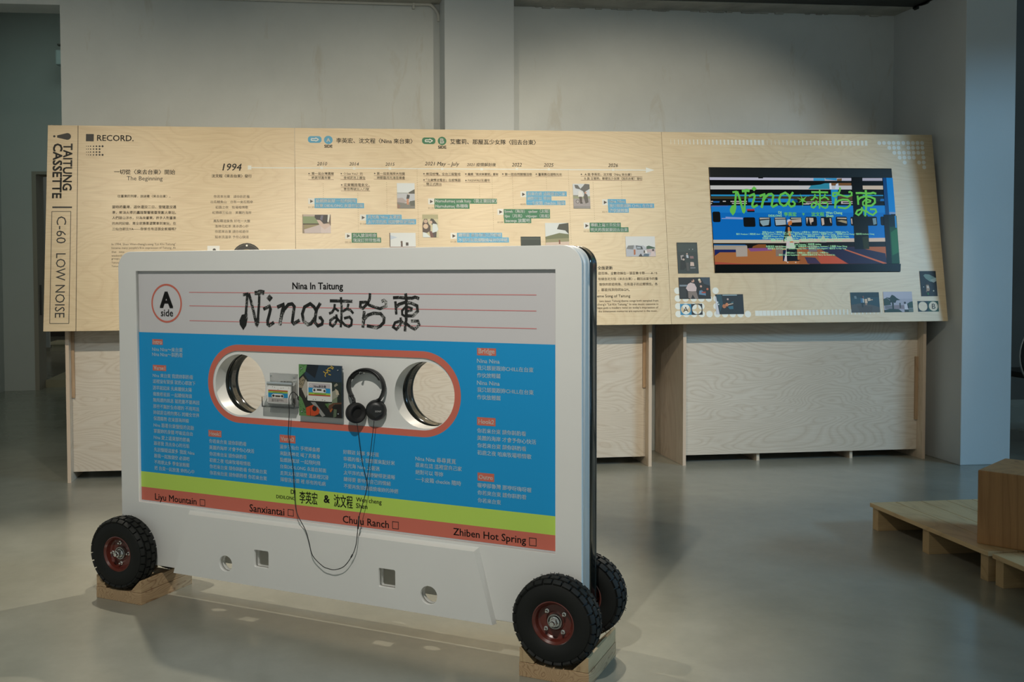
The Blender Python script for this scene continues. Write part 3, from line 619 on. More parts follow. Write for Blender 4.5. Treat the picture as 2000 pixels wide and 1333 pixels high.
photo(ink_m, pl_mid, [(397, 636), (622, 636), (630, 790), (403, 790)], 'c8c9c8', [('cfcfce', R(0, 0, 1, .5)), ('aeb0b8', [(0, .62), (.12, .45), (.6, .45), (.75, .66), (1, .66), (1, 1), (0, 1)]), ('77797a', [(.02, .62), (.08, .46), (.28, .44), (.25, .65)]), ('3e4448', [(.34, .45), (.55, .5), (.58, .65), (.37, .65)]), ('98a2ac', [(.37, .5), (.5, .52), (.51, .61), (.38, .61)]), ('a8633f', [(.26, .65), (.32, .66), (.32, .9), (.26, .93)]), ('3f5a48', [(.7, .5), (.78, .46), (.97, .55), (1, .6), (.7, .64)]), ('b8a4a4', R(.7, .64, 1, .8)), ('38373a', [(.44, .94), (.5, .85), (.56, 1), (.42, 1)]), ('dcd6d2', [(.62, .68), (.7, .7), (.72, .85), (.6, .85)]), ('2e2826', R(.6, .7, .64, .83)), ('566a78', [(.62, .85), (.78, .88), (.76, 1), (.56, 1)]), ('cbb9b6', [(.86, .75), (.95, .75), (1, 1), (.8, 1)]), ('3a3030', (.92, .68, .035))], Z4, 'photo of a silver van with people beside it')
# ---- right panel
Z5 = (1290, 250, 3.418); Z7 = (1310, 465, 8.331); Z8 = (1640, 515, 9.524)
i = ink_r()
for k in range(25): x = 67+k*25.3; i.rect(x, 77+k*.15, x+2.5+k*.58, 110+k*.2, WH, 0, Z5)
for k in range(26): x = 711+k*26.1; i.rect(x, 81+k*.15, x+2.5+k*.58, 114+k*.2, WH, 0, Z5)
i.build('tape_bars', pl_right)
i = ink_r()
for k in range(34): x = 632+k*25.5; i.rect(x, 1221-k*.35, x+24.5-k*.66, 1256-k*.35, WH, 0, Z5)
i.build('tape_bars', pl_right)
i = ink_r()
for y, xs in ((101, (1460, 1492, 1525, 1556, 1588, 1621, 1653, 1685, 1715, 1746)), (133, (1527, 1559, 1589, 1655, 1686, 1717, 1748)), (166, (1561, 1593, 1625, 1657, 1690, 1720, 1751)), (198, (1596, 1628, 1660, 1691, 1755)), (231, (1630, 1726, 1757)), (263, (1760,))):
    for x in xs: i.disc(x, y, 13.5, WH, 0, Z5, 20)
i.build('dot_pattern', pl_right)
i = ink_r()
for y, xs in ((860, (108, 728)), (987, (115, 240, 372, 497, 620, 743)), (1113, (121, 246, 371, 498, 744)), (1240, (127, 254, 380, 505, 630, 757, 882, 1008, 1132, 1255))):
    for x in xs: i.disc(x, y, 54, WH, 0, Z7, 24)
i.build('dot_pattern', pl_right)
for (z, q, ca, cb, let, side) in ((Z7, [(150, 1076), (513, 1073), (518, 1250), (158, 1257)], '2f83ad', '14161c', 'A', 0), (Z8, [(1443, 702), (1830, 695), (1847, 893), (1460, 898)], '1b3138', '1d4a38', 'B', 1)):
    i = ink_r(); Q = i.uv(q, z); ua, ub = (Q[0][0]+Q[3][0])/2, (Q[1][0]+Q[2][0])/2; vt, vb = (Q[0][1]+Q[1][1])/2, (Q[2][1]+Q[3][1])/2; um = (ua+ub)/2; r = (vt-vb)*.45
    for k, (x0, x1, col) in enumerate(((ua, um, ca), (um, ub, cb))):
        cx = (x0+x1)/2; i.framed_hole(x0, vb, x1, vt, (cx, (vt+vb)/2), min(r, (x1-x0)*.47), col, 1)
        if k == side:
            s0 = list(i.px(0, 0)); cu = bpy.data.curves.new('t', 'FONT'); cu.body = let; me = mesh_of(cu); P = [v.co.copy() for v in me.vertices]; hx = max(p.x for p in P); hz = max(p.y for p in P); kk = r*1.05/hz
            i.add([(cx+(p.x-hx/2)*kk, (vt+vb)/2+(p.y-hz/2)*kk) for p in P], [tuple(p.vertices) for p in me.polygons], srgb(K), 2); bpy.data.meshes.remove(me)
    i.build('side_badge', pl_right)
photo(ink_r, pl_right, [(92, 77), (425, 75), (457, 580), (118, 580)], '303834', [('39433e', R(.05, .05, .95, .3)), ('a59a98', [(.16, .42), (.3, .4), (.36, .55), (.18, .56)]), ('1a1c1a', (.3, .5, .08)), ('c0a99c', (.3, .55, .05)), ('b9bcc4', [(.43, .4), (.53, .4), (.55, .5), (.45, .5)]), ('c9ab98', (.48, .365, .035)), ('8a6a68', [(.6, .44), (.78, .44), (.8, .52), (.62, .52)]), ('1c211f', [(.15, .58), (.36, .58), (.4, .8), (.3, .88), (.12, .88)]), ('c9b0a4', [(.62, .63), (.78, .64), (.8, .76), (.6, .76)]), ('4a4744', [(.4, .65), (.55, .65), (.55, .92), (.42, .92)]), ('77787a', R(.6, .8, .85, .84)), ('c8cac8', (.6, .22, .015)), ('c8cac8', (.76, .22, .02))], Z7, 'dark photo of a group gathered at night')
photo(ink_r, pl_right, [(123, 645), (632, 642), (655, 990), (142, 997)], '15191a', [('33414c', [(.7, 0), (1, 0), (1, .4), (.8, .3)]), ('74808a', R(.02, .34, .28, .42)), ('262a2c', R(.02, .45, .22, .95)), ('c7b3b2', [(.3, .3), (.38, .24), (.5, .3), (.56, .48), (.54, .66), (.28, .64), (.22, .5)]), ('b98f7c', (.45, .16, .05)), ('2a1e1a', [(.4, .1), (.46, .07), (.46, .14), (.41, .17)]), ('7c6f68', [(.28, .66), (.54, .64), (.6, .98), (.5, 1), (.42, .8), (.36, 1), (.28, .95)]), ('d8cfae', (.66, .12, .04)), ('c7a08c', (.68, .2, .04)), ('1d2122', [(.6, .3), (.78, .26), (.86, .5), (.82, .62), (.64, .6)]), ('c79f8c', (.7, .42, .035)), ('5d7f9c', [(.64, .62), (.72, .6), (.84, .75), (.84, .85), (.62, .8)]), ('a0402c', [(.7, .68), (.84, .66), (.84, .74), (.72, .74)]), ('b8664a', (.9, .55, .035))], Z7, 'photo of two people seated in a dark studio')
photo(ink_r, pl_right, [(700, 920), (1172, 917), (1195, 1240), (760, 1245)], '141e22', [('c2c4ce', [(0, .1), (.03, .1), (.12, 1), (0, 1)]), ('1f4450', [(.04, 0), (.22, 0), (.26, .5), (.14, .9), (.1, .6)]), ('8aa0a8', R(.26, .02, .78, .07)), ('c4ccd0', (.07, .4, .03)), ('c4ccd0', (.1, .5, .025)), ('b9a09a', (.44, .25, .035)), ('20282c', [(.4, .33), (.5, .33), (.54, .5), (.38, .52)]), ('b06d44', (.3, .6, .07)), ('c07a50', (.4, .52, .06)), ('c9b39c', [(.44, .5), (.62, .44), (.63, .48), (.45, .55)]), ('2f6478', [(.42, .62), (.62, .58), (.62, .75), (.48, .75)]), ('35606c', [(.55, .4), (.64, .36), (.63, .44), (.55, .48)])], Z7, 'photo of a guitarist on a dark stage')
photo(ink_r, pl_right, [(190, 540), (722, 535), (753, 910), (220, 913)], '22404a', [('4a4a48', [(0, .62), (.3, .55), (.7, .62), (1, .75), (1, 1), (0, 1)]), ('46413e', [(.2, .65), (.75, .72), (.7, 1), (.3, 1)]), ('1d3238', R(.05, 0, 1, .25)), ('6d7c80', [(.12, .18), (.2, .18), (.22, .32), (.14, .32)]), ('3f6a8c', [(.34, .3), (.42, .3), (.43, .52), (.34, .52)]), ('b9c2c4', [(.42, .3), (.46, .32), (.46, .52), (.42, .5)]), ('1a2426', [(.36, .52), (.44, .52), (.42, .74), (.38, .74)]), ('d0b49a', [(.48, .34), (.57, .32), (.58, .54), (.49, .54)]), ('c8b8a4', [(.59, .28), (.68, .28), (.7, .42), (.6, .44)]), ('b9a088', R(.7, .35, .77, .4)), ('7a5048', R(.42, .18, .46, .3)), ('8f7668', R(.49, .54, .56, .64))], Z8, 'dark teal photo of five people outdoors')
photo(ink_r, pl_right, [(800, 527), (1335, 523), (1370, 903), (832, 907)], 'a2a3b4', [('b0b0c0', R(0, 0, 1, .35)), ('2c4038', [(0, .36), (.1, .3), (.2, .4), (.25, .65), (0, .68)]), ('1d322a', [(.08, .27), (.22, .3), (.3, .15), (.38, .2), (.45, .3), (.58, .42), (.45, .42), (.4, .55), (.3, .52), (.2, .55), (.22, .4)]), ('27302a', R(.28, .5, .34, .86)), ('6f6f78', R(.03, .68, .28, .85)), ('847a84', R(.35, .66, .7, .85)), ('1c362c', [(.0, .9), (.2, .84), (.5, .86), (.62, 1), (0, 1)]), ('2c4a40', [(.8, .6), (.92, .5), (1, .48), (1, .8), (.82, .8)]), ('c3c4d0', [(.7, .62), (.8, .6), (.84, .9), (.7, .88)]), ('22262a', (.73, .55, .035)), ('23282c', [(.8, .6), (.85, .7), (.86, .85), (.82, .82)]), ('3a4440', R(.54, .55, .58, .8)), ('20302c', R(.7, .88, .84, 1)), ('5f6e68', R(.84, .82, 1, 1))], Z8, 'photo of a palm tree under a pale sky')
photo(ink_r, pl_right, [(1477, 143), (1782, 140), (1820, 607), (1518, 610)], '17191a', [('6f8880', [(.22, .18), (.32, .12), (.6, .14), (.98, .28), (1, .36), (.85, .46), (.6, .42), (.35, .3)]), ('9aa8a2', [(.6, .36), (1, .26), (1, .4), (.8, .46)]), ('a58a74', [(.34, .55), (.5, .55), (.55, .72), (.5, .8), (.34, .8)]), ('d0c4b8', (.44, .64, .07)), ('2a2420', R(.36, .46, .54, .55)), ('2f7a3c', R(.38, .86, .46, .95)), ('c9ccc8', (.18, .63, .025)), ('c9c4b8', (.77, .79, .04)), ('7a6a5a', R(.3, .78, .36, .84))], Z8, 'dark photo of a surfboard held overhead')
# ------------------------------------------------------------------ the hand-cut lettering, as strokes in two measured frames
L1 = (460, 555, 11.11); L2 = (635, 560, 10.0)
GL = {   # glyph: (frame, bounding box, [(width, points)], [polygons])
 'N': (L1, (85, 120, 630, 1000), [(62, [(163, 236), (285, 212)]), (66, [(262, 215), (245, 450), (228, 655), (215, 715)]), (70, [(290, 205), (335, 350), (395, 600), (462, 900)]), (62, [(522, 190), (512, 450), (492, 720), (470, 900)]), (88, [(418, 196), (500, 190)]), (96, [(495, 180), (555, 172), (628, 190)])],
   [[(222, 650), (140, 668), (88, 790), (96, 880), (172, 1000), (236, 900), (268, 740), (262, 640)], [(428, 760), (520, 720), (522, 840), (474, 946), (420, 850)]]),
 'i': (L1, (590, 222, 855, 945), [(72, [(607, 548), (738, 480), (762, 545), (742, 640), (700, 800), (702, 870), (735, 900), (838, 832)])], [[(742, 222), (812, 300), (745, 386), (676, 305)]]),
 'n': (L1, (900, 395, 1410, 900), [(82, [(908, 505), (1038, 445), (1045, 500), (1015, 600), (965, 895)]), (72, [(1015, 660), (1060, 550), (1150, 445), (1230, 430), (1280, 490), (1262, 600), (1235, 820), (1268, 860), (1395, 785)])], []),
 'a': (L1, (1415, 390, 1920, 950), [(72, [(1845, 412), (1765, 545), (1745, 640), (1735, 720), (1640, 860), (1570, 880), (1480, 800), (1452, 650), (1500, 500), (1625, 428), (1710, 500), (1745, 570)]), (66, [(1740, 700), (1725, 830), (1790, 910), (1880, 870), (1895, 800), (1850, 730), (1808, 738)])], []),
 'lai': (L2, (80, 205, 575, 800), [(58, [(95, 278), (535, 288)]), (50, [(312, 208), (325, 420), (322, 600), (308, 795)]), (50, [(192, 340), (182, 430), (140, 500), (80, 528)]), (44, [(195, 425), (270, 480)]), (48, [(460, 335), (435, 430), (345, 485)]), (48, [(435, 435), (500, 460), (553, 525)]), (50, [(220, 545), (238, 640), (200, 720), (150, 772), (100, 742), (104, 660), (180, 605), (225, 610), (310, 705)]), (48, [(325, 680), (390, 752), (465, 780), (515, 750), (525, 650), (480, 592), (372, 620)])], []),
 'tai': (L2, (660, 130, 1225, 830), [(56, [(880, 130), (872, 240), (835, 325), (740, 425), (688, 395), (694, 308), (800, 302), (860, 360), (960, 398), (1075, 432), (1192, 380), (1190, 300), (1150, 268), (1105, 292)]), (62, [(768, 480), (752, 640), (740, 800)]), (60, [(765, 640), (840, 555), (950, 520), (1085, 528), (1155, 610), (1148, 700), (1080, 770), (1010, 802), (818, 765)])], [[(720, 600), (790, 600), (780, 720), (740, 812)]]),
 'dong': (L2, (1310, 130, 1870, 878), [(58, [(1328, 218), (1450, 212), (1580, 226), (1700, 226), (1760, 205), (1838, 235)]), (62, [(1575, 132), (1592, 300), (1588, 480), (1585, 640)]), (56, [(1590, 640), (1570, 740), (1562, 872)]), (54, [(1374, 288), (1385, 410), (1392, 545)]), (58, [(1392, 400), (1445, 345), (1560, 308), (1690, 325), (1798, 375), (1808, 480), (1720, 570), (1590, 572)]), (44, [(1575, 395), (1505, 470), (1508, 545), (1580, 590)]), (44, [(1600, 390), (1695, 425), (1690, 462), (1600, 482)]), (50, [(1475, 605), (1492, 680), (1465, 760), (1395, 835), (1332, 790), (1368, 705), (1475, 668), (1590, 745)]), (52, [(1590, 720), (1670, 790), (1755, 832), (1840, 745), (1815, 672), (1680, 670)])], []),
}
def glyph(ink, name, col, layer, dst=None):
    """draw a glyph where it stands, or squeezed into another box dst = (frame, box)"""
    fr, bb, st, po = GL[name]
    def m(x, y):
        if dst:
            f2, b2 = dst; x = b2[0]+(x-bb[0])/(bb[2]-bb[0])*(b2[2]-b2[0]); y = b2[1]+(y-bb[1])/(bb[3]-bb[1])*(b2[3]-b2[1])
            return ink.uv([(x, y)], f2)[0]
        return ink.uv([(x, y)], fr)[0]
    k = abs(m(bb[0], bb[1])[1]-m(bb[0], bb[3])[1])/(bb[3]-bb[1])
    n_ = 0
    for wd, pts in st: ink.stroke([m(*p) for p in pts], wd*k, col, layer+n_*.15); n_ += 1
    for p in po: ink.uvpoly([m(*q) for q in p], col, layer+n_*.15); n_ += 1

# ------------------------------------------------------------------ the video screen
q = BO + V((tx0, 0, 0)) + BU*tz0
tv = empty('video_screen', q, (-BT, 0, 0), label='flat black video screen with a blue train picture and green lettering', cat='screen')
tw, th_ = tx1-tx0, tz1-tz0
bm = bmesh.new(); box(bm, .0015, tw-.0015, -.004, .05, .0015, th_-.0015, .003); fin('bezel', bm, mat('screen_bezel', (.006, .007, .006), .35, Specular_IOR_Level=.15), tv)
ink_t = lambda: Ink(brd, -.004, .00012, (tx0, tz0))
T1 = (1380, 320, 10.0); T2 = (1560, 320, 10.0); T5 = (1380, 420, 10.0); T6 = (1560, 420, 9.524)
def Sc(c): return c
i = ink_t(); P_ = i.poly
P_([(1385.3, 347), (1742.3, 348), (1756, 516), (1395.6, 517)], '0b0d0c', 0)
P_([(1388, 402), (1738, 402), (1742, 470), (1393, 470)], '0a62ad', 1)
P_([(1388, 402), (1738, 402), (1739, 416), (1389, 416)], '1670b8', 2)
P_([(50, 268), (2000, 280), (2000, 332), (55, 320)], 'a8a8b8', 1, T1); P_([(0, 280), (1018, 284), (1020, 338), (0, 336)], 'a8a8b8', 1, T2); P_([(1230, 284), (1622, 284), (1625, 338), (1234, 338)], '9a9aaa', 1, T2)
P_([(280, 284), (500, 284), (500, 336), (280, 336)], '3a90bc', 2, T2); P_([(510, 284), (735, 284), (735, 332), (510, 310)], '2a80b0', 2, T2); P_([(740, 300), (835, 290), (830, 338), (740, 338)], '6a5238', 2, T2)
P_([(1000, 268), (1100, 268), (1095, 290), (1005, 290)], '0b0d0c', 3, T1)
P_([(65, 428), (2000, 430), (2000, 508), (68, 505)], 'b6b6b2', 1, T1); P_([(0, 430), (1028, 432), (1030, 508), (0, 508)], 'b0b2b6', 1, T2); P_([(1240, 432), (1635, 432), (1640, 508), (1244, 505)], 'b2a898', 1, T2)
P_([(180, 500), (230, 430), (420, 410), (500, 385), (600, 385), (600, 502)], '2a7c94', 2, T2); P_([(600, 380), (1018, 380), (1018, 430), (600, 430)], '6b4a2c', 2, T2); P_([(590, 384), (625, 384), (640, 500), (595, 500)], 'c8ccd4', 3, T2); P_([(720, 400), (765, 384), (770, 500), (700, 500)], 'b4c4d4', 3, T2)
P_([(80, 606), (2000, 612), (2000, 642), (82, 636)], '2484b4', 1, T1); P_([(0, 610), (1640, 614), (1645, 634), (0, 634)], '2a84b8', 1, T2)
P_([(80, 645), (2000, 645), (2000, 705), (82, 690)], '3b3520', 1, T1); P_([(0, 645), (630, 645), (630, 735), (0, 735)], '3a3018', 1, T2); P_([(760, 640), (1040, 640), (1040, 720), (760, 720)], '4a3c28', 1, T2)
P_([(805, 680), (1690, 690), (1690, 760), (805, 755)], '1c76b8', 2, T1); P_([(940, 690), (1190, 690), (1190, 730), (940, 735)], '14222c', 3, T1); P_([(1690, 690), (1760, 700), (1780, 760), (1690, 760)], '114a70', 2, T1)
for x0, x1, y in ((75, 120, 740), (310, 370, 738), (460, 780, 740), (490, 780, 778), (75, 100, 780), (1880, 2000, 790)): P_([(x0, y-9), (x1, y-9), (x1, y+9), (x0, y+9)], 'b8b4b0', 2, T1)
P_([(120, 735), (250, 735), (245, 765), (125, 765)], '1a5a9a', 2, T1)
P_([(130, 745), (640, 742), (640, 752), (130, 757)], 'b8b0b4', 2, T2); P_([(130, 775), (640, 775), (640, 788), (130, 790)], 'c0b4b4', 2, T2); P_([(820, 735), (1045, 735), (1045, 788), (820, 788)], 'b0a6a8', 2, T2); P_([(850, 752), (1045, 752), (1045, 772), (850, 772)], '1c1814', 3, T2)
P_([(80, 822), (410, 822), (412, 838), (82, 838)], '8c2030', 2, T1); P_([(620, 508), (760, 508), (740, 790), (640, 790)], '1c80bc', 2, T2)
P_([(1480, 640), (1650, 640), (1660, 740), (1490, 740)], '15242c', 2, T2); P_([(1590, 690), (1655, 690), (1660, 735), (1580, 735)], '1a60a0', 3, T2)
P_([(780, 890), (930, 890), (930, 920), (785, 920)], 'a02430', 3, T1); P_([(785, 920), (930, 920), (932, 950), (790, 950)], '14161c', 3, T1)
P_([(285, 1065), (365, 1065), (365, 1040), (700, 1055), (705, 1090), (370, 1082), (290, 1082)], '7c90c0', 3, T1)
def win(x0, y0, x1, y1, z, patches=()):
    q = i.uv([(x0, y0), (x1, y0), (x1, y1), (x0, y1)], z); ua, ub = (q[0][0]+q[3][0])/2, (q[1][0]+q[2][0])/2; va, vb = (q[2][1]+q[3][1])/2, (q[0][1]+q[1][1])/2
    i.uvpoly(rrect(ua, va, ub, vb, (vb-va)*.16, 5), '0e0f10', 12)
    for col, pts in patches: i.uvpoly([(ua+(ub-ua)*x, vb-(vb-va)*y) for x, y in pts], col, 13)
win(110, 940, 262, 1146, T1); win(712, 52, 944, 238, T5)
win(1018, 50, 1248, 236, T5, [('9c9890', [(.06, .05), (.9, .05), (.9, .16), (.06, .24)]), ('7f98a0', [(.08, .35), (.9, .25), (.8, .8), (.3, .92), (.1, .6)])])
win(1318, 48, 1552, 230, T5, [('a8a49c', [(.06, .06), (.94, .06), (.94, .16), (.06, .2)]), ('94a4ac', [(.06, .28), (.94, .25), (.94, .8), (.1, .88)])])
win(1620, 48, 1852, 228, T5, [('a0a090', [(.1, .06), (.95, .06), (.95, .16), (.1, .2)]), ('a49a90', [(.1, .3), (.95, .2), (.95, .55), (.1, .6)])])
win(118, 40, 330, 213, T6, [('a89c90', [(.06, .1), (.25, .1), (.2, .4), (.1, .8)]), ('b4a496', [(.32, .1), (.7, .12), (.7, .5), (.5, .6), (.46, .9), (.36, .5)])])
win(400, 40, 613, 212, T6, [('b0a094', [(.05, .15), (.28, .15), (.3, .8), (.1, .95)]), ('9a8c7c', [(.78, .15), (.93, .15), (.93, .7), (.82, .6)])])
win(683, 38, 893, 210, T6, [('a89c88', [(.12, .1), (.95, .12), (.95, .26), (.12, .22)]), ('8c8468', [(.1, .45), (.5, .36), (.95, .45), (.95, .75), (.5, .6)])])
win(956, 40, 1060, 206, T6, [('a8988c', [(.06, .2), (.3, .2), (.3, .8), (.1, .8)])]); win(1240, 35, 1448, 206, T6, [('64808a', [(.6, .2), (.92, .15), (.94, .8), (.65, .9)])]); win(1512, 35, 1610, 200, T6)
P_([(120, 490), (2000, 490), (2000, 555), (125, 555)], 'b2aa98', 14, T5); P_([(0, 455), (1610, 430), (1615, 500), (0, 515)], 'b2a698', 14, T6)
P_([(120, 555), (2000, 555), (2000, 660), (130, 660)], '15120f', 14, T5); P_([(0, 515), (1615, 500), (1620, 600), (0, 610)], '15120f', 14, T6)
P_([(880, 650), (900, 615), (1000, 580), (1150, 580), (1150, 650)], '7a4a24', 15, T5)
P_([(130, 660), (2000, 655), (2000, 972), (155, 974)], '9a6238', 15, T5); P_([(0, 605), (1620, 595), (1650, 912), (0, 914)], '8a5230', 15, T6)
P_([(800, 655), (1250, 650), (1270, 700), (850, 720)], '7a4a78', 16, T5); P_([(155, 920), (700, 960), (1500, 972), (155, 974)], '9a4a38', 16, T5)
P_([(860, 600), (1030, 600), (1600, 720), (1640, 912), (900, 912), (660, 760), (540, 720), (400, 650)], '24243c', 16, T6); P_([(0, 640), (880, 640), (860, 600), (300, 600)], '1c2c6a', 16, T6)
P_([(820, 650), (880, 648), (1640, 905), (1560, 912)], 'a0583c', 17, T6); P_([(100, 790), (300, 800), (400, 912), (160, 912)], '3a3048', 16, T6); P_([(440, 740), (700, 790), (920, 912), (400, 912), (330, 720)], 'a04a34', 16, T6)
P_([(145, 680), (600, 680), (600, 735), (250, 735), (150, 805)], '1a2254', 17, T5)
P_([(132, 600), (780, 600), (780, 682), (135, 682)], '968e80', 18, T5); P_([(132, 580), (740, 585), (780, 602), (132, 602)], '145a94', 18, T5)
P_([(560, 640), (785, 620), (790, 815), (570, 822)], '9c948a', 19, T5); P_([(1335, 605), (1480, 605), (1480, 812), (1345, 812)], '7a6a60', 18, T5)
P_([(180, 570), (330, 575), (330, 690), (170, 690)], '6a6064', 18, T6); P_([(440, 370), (480, 430), (500, 515), (400, 515), (410, 430)], 'a09c94', 18, T6)
# the woman with a suitcase
P_([(1560, 120), (1580, 92), (1625, 92), (1645, 118), (1600, 140), (1565, 155)], 'b0b4c0', 20, T5); P_([(1580, 145), (1640, 110), (1662, 150), (1650, 195), (1605, 215), (1575, 190)], 'b06a34', 21, T5)
P_([(1540, 210), (1580, 180), (1610, 225), (1640, 250), (1655, 330), (1600, 420), (1530, 460), (1500, 540), (1490, 500), (1520, 330)], '14161a', 20, T5)
P_([(1575, 250), (1610, 240), (1620, 330), (1640, 400), (1620, 440), (1580, 380)], 'b4703a', 22, T5)
P_([(1560, 430), (1650, 420), (1690, 520), (1720, 660), (1560, 920), (1490, 900), (1540, 640)], 'b8b0b0', 21, T5); P_([(1610, 520), (1680, 520), (1690, 545), (1620, 545)], 'b07a44', 22, T5)
P_([(1550, 660), (1755, 665), (1770, 905), (1560, 910)], '14181e', 23, T5); P_([(1480, 690), (1545, 690), (1500, 910), (1480, 905)], '12203a', 22, T5); P_([(1770, 880), (1835, 885), (1760, 915)], '2a1a14', 20, T5)
i.disc(1575, 933, 13, 'b8b0a4', 24, T5, 12); i.disc(1730, 933, 13, 'b8b0a4', 24, T5, 12)
# columns of the platform
P_([(1018, 268), (1230, 268), (1248, 1030), (1060, 1030)], '0b0c0b', 20, T2); P_([(1000, 10), (1270, 10), (1302, 640), (1030, 640)], '10120c', 20, T6); P_([(1170, 420), (1280, 400), (1302, 640), (1200, 640)], '262c14', 21, T6)
P_([(1630, 280), (1700, 280), (1760, 1000), (1680, 1000)], '083c70', 20, T2); P_([(1698, 280), (1822, 282), (1880, 990), (1755, 990)], '1272b8', 21, T2); P_([(1755, 950), (1876, 950), (1880, 990), (1755, 990)], '6a84a8', 22, T2)
P_([(1565, 0), (1700, 0), (1725, 910), (1625, 910)], '0c0e0d', 20, T6); P_([(1660, 25), (1805, 20), (1868, 908), (1722, 910)], '173c28', 21, T6); P_([(1700, 330), (1820, 250), (1850, 700), (1730, 760)], '225a38', 22, T6); P_([(1660, 25), (1780, 20), (1790, 220), (1680, 230)], '0c1c24', 22, T6); P_([(1770, 20), (1795, 20), (1812, 245), (1785, 245)], '2a78b4', 23, T6)
P_([(1398.2, 517.2), (1758, 516), (1757.5, 531), (1396, 533)], '0b0d0c', 24)
i.build('picture', tv, SCR)
i = ink_t(); G = '5cb048'
for nm, z, bx in (('N', T1, (440, 495, 830, 1020)), ('i', T1, (800, 445, 1000, 880)), ('n', T1, (1015, 575, 1388, 870)), ('a', T1, (1378, 550, 1730, 870)), ('lai', T2, (222, 515, 590, 885)), ('tai', T2, (635, 470, 1045, 895)), ('dong', T2, (1085, 520, 1525, 1040))):
    glyph(i, nm, G, 28, (z, bx))
star = []
for k, (r, a) in enumerate(((145, 113), (30, 85), (115, 45), (28, 10), (110, -30), (26, -60), (140, -92), (26, -120), (100, -150), (26, 175), (130, 155), (30, 130))): star.append((65+r*math.cos(math.radians(a)), 720-r*math.sin(math.radians(a))))
i.poly(star, G, 29, T2); i.poly([(80+(x-65)*.36, 990+(y-720)*.36) for x, y in star], G, 29, T2)
i.build('title_lettering', tv, SCR)
i = ink_t(); G2 = '8cc890'
i.text('DJ', 1392, 966, 1450, 966, G2, 28, T1, .03); i.text('DIDILONG', 1198, 1022, 1455, 1022, G2, 28, T1, .03); i.text('李英宏', 1500, 992, 1740, 992, G, 28, T1, .03); i.text('沈文程', 235, 992, 480, 992, G, 28, T2, .03); i.text('Wen Cheng', 520, 972, 835, 972, G2, 28, T2, .03); i.text('Shen', 522, 1022, 660, 1022, G2, 28, T2, .03)
for y, x0, x1, s_ in ((454.3, 1488, 1656, '監製 Producer｜陳昭榕 Kun・導演 Director｜小導演 Evi・謝佳淇 Assistant Director｜李佩洙 Selina Tu'), (458.2, 1437, 1706, '製片 Producer｜陳怡君 Anni・執行製片 Line Producer｜林小青 Ting・製片助理 Production Assistant｜張雅婷 Iris Chang・黃靖雅 Iverson Huang・張安琪 Anthony Chang'), (462.3, 1490, 1656, '攝影指導 Director of Photography｜蘇荷 Story Chen・攝影助理 Camera Assistant｜張哲嘉 Zhe-Jia Chuang'), (466.4, 1488, 1658, '空拍師 Drone Operator｜林子翔 Shih Kai・呂有倫 Youren Lu・燈光師 Gaffer｜周保羅 Bamboo Chen'), (470.3, 1504, 1643, '場務 Grip｜李文華 Wang・林志杰 Lin Zhi・洪玉如 Hong Yu Rou'), (478.2, 1540, 1602.5, '演員 Lead Actress｜林妮雅 Ashley'), (482.3, 1495, 1653, '妝髮造型 Hair & Makeup｜王美惠・妝髮助理 Hair & Makeup Assistant｜王薇薇 Vivian Wang'), (486.4, 1498, 1651, '海岸救生 Surf Lifeguard｜周海明 Haiming Chou・海岸救生 Surf Lifeguard｜楊友浩 Yu Hao Yang'), (494.5, 1534, 1616, '剪輯 Editor｜小導演 Evi・調光 Colorist｜小導演 Evi'), (498.8, 1520, 1630, '器材 Camera Equipment｜活動影音器材公司 Merry Go Round Inc.')):
    i.text(s_, x0, y, x1, y-.3, '93cfa0', 28, bold=.02)
i.build('credits_text', tv, SCR)

# ------------------------------------------------------------------ the giant cassette
cas_r = empty('giant_cassette', CF(0, 0, 0), (0, 0, CYAW), label='giant white model audio cassette standing upright on black wheels', cat='cassette model')
UL, UR, ZB, ZT = -.082, 1.6525, .118, 1.2395
RX, RZ0 = 1.5725, 1.170-.829
out = rrect(UL, ZB, UR, ZT, .058, 12)
rec = [(0, RZ0), (RX, RZ0), (RX, 1.170), (0, 1.170)]
# lower guide holes, measured on the raised trapezoid (0.02 in front)
def span(x0, y0, x1, y1, off):
    a, b, c, d = cas(x0, (y0+y1)/2, off), cas(x1, (y0+y1)/2, off), cas((x0+x1)/2, y0, off), cas((x0+x1)/2, y1, off); return a[0], b[0], d[1], c[1]
sm = []
for k, (x0, y0, x1, y1) in enumerate(((427.5, 1086, 453.5, 1117.5), (497, 1076, 523.5, 1110), (740.5, 1112, 770.5, 1149), (821.5, 1145.5, 853, 1182))):
    u0, u1, z0, z1 = span(x0, y0, x1, y1, .02); c = ((u0+u1)/2, (z0+z1)/2); h = (z1-z0)/2
    sm.append(circ(c[0], c[1], h, 40) if k in (0, 3) else rrect(c[0]-h, c[1]-h, c[0]+h, c[1]+h, .005, 3))
hl = span(423, 692.5, 516.2, 811.5, -.018); hr_ = span(768.5, 706, 883, 840, -.018)
cl = ((hl[0]+hl[1])/2, (hl[2]+hl[3])/2); rl = (hl[3]-hl[2])/2
crr = ((hr_[0]+hr_[1])/2, (hr_[2]+hr_[3])/2); crr = (crr[0]+.006, crr[1]); 
HL, HR = circ(*cl, rl, 72), circ(crr[0], cl[1], rl, 72)
pu0, pu1 = cas(406.8, 752, -.014)[0], cas(900.3, 778, -.014)[0]; pz1, pz0 = cas(660, 680.5, -.014)[1], cas(660, 841.5, -.014)[1]
pill_o = rrect(pu0, pz0, pu1, pz1, (pz1-pz0)/2-.001, 24); bd = .021
pill_i = rrect(pu0+bd, pz0+bd, pu1-bd, pz1-bd, (pz1-pz0)/2-bd-.001, 24)
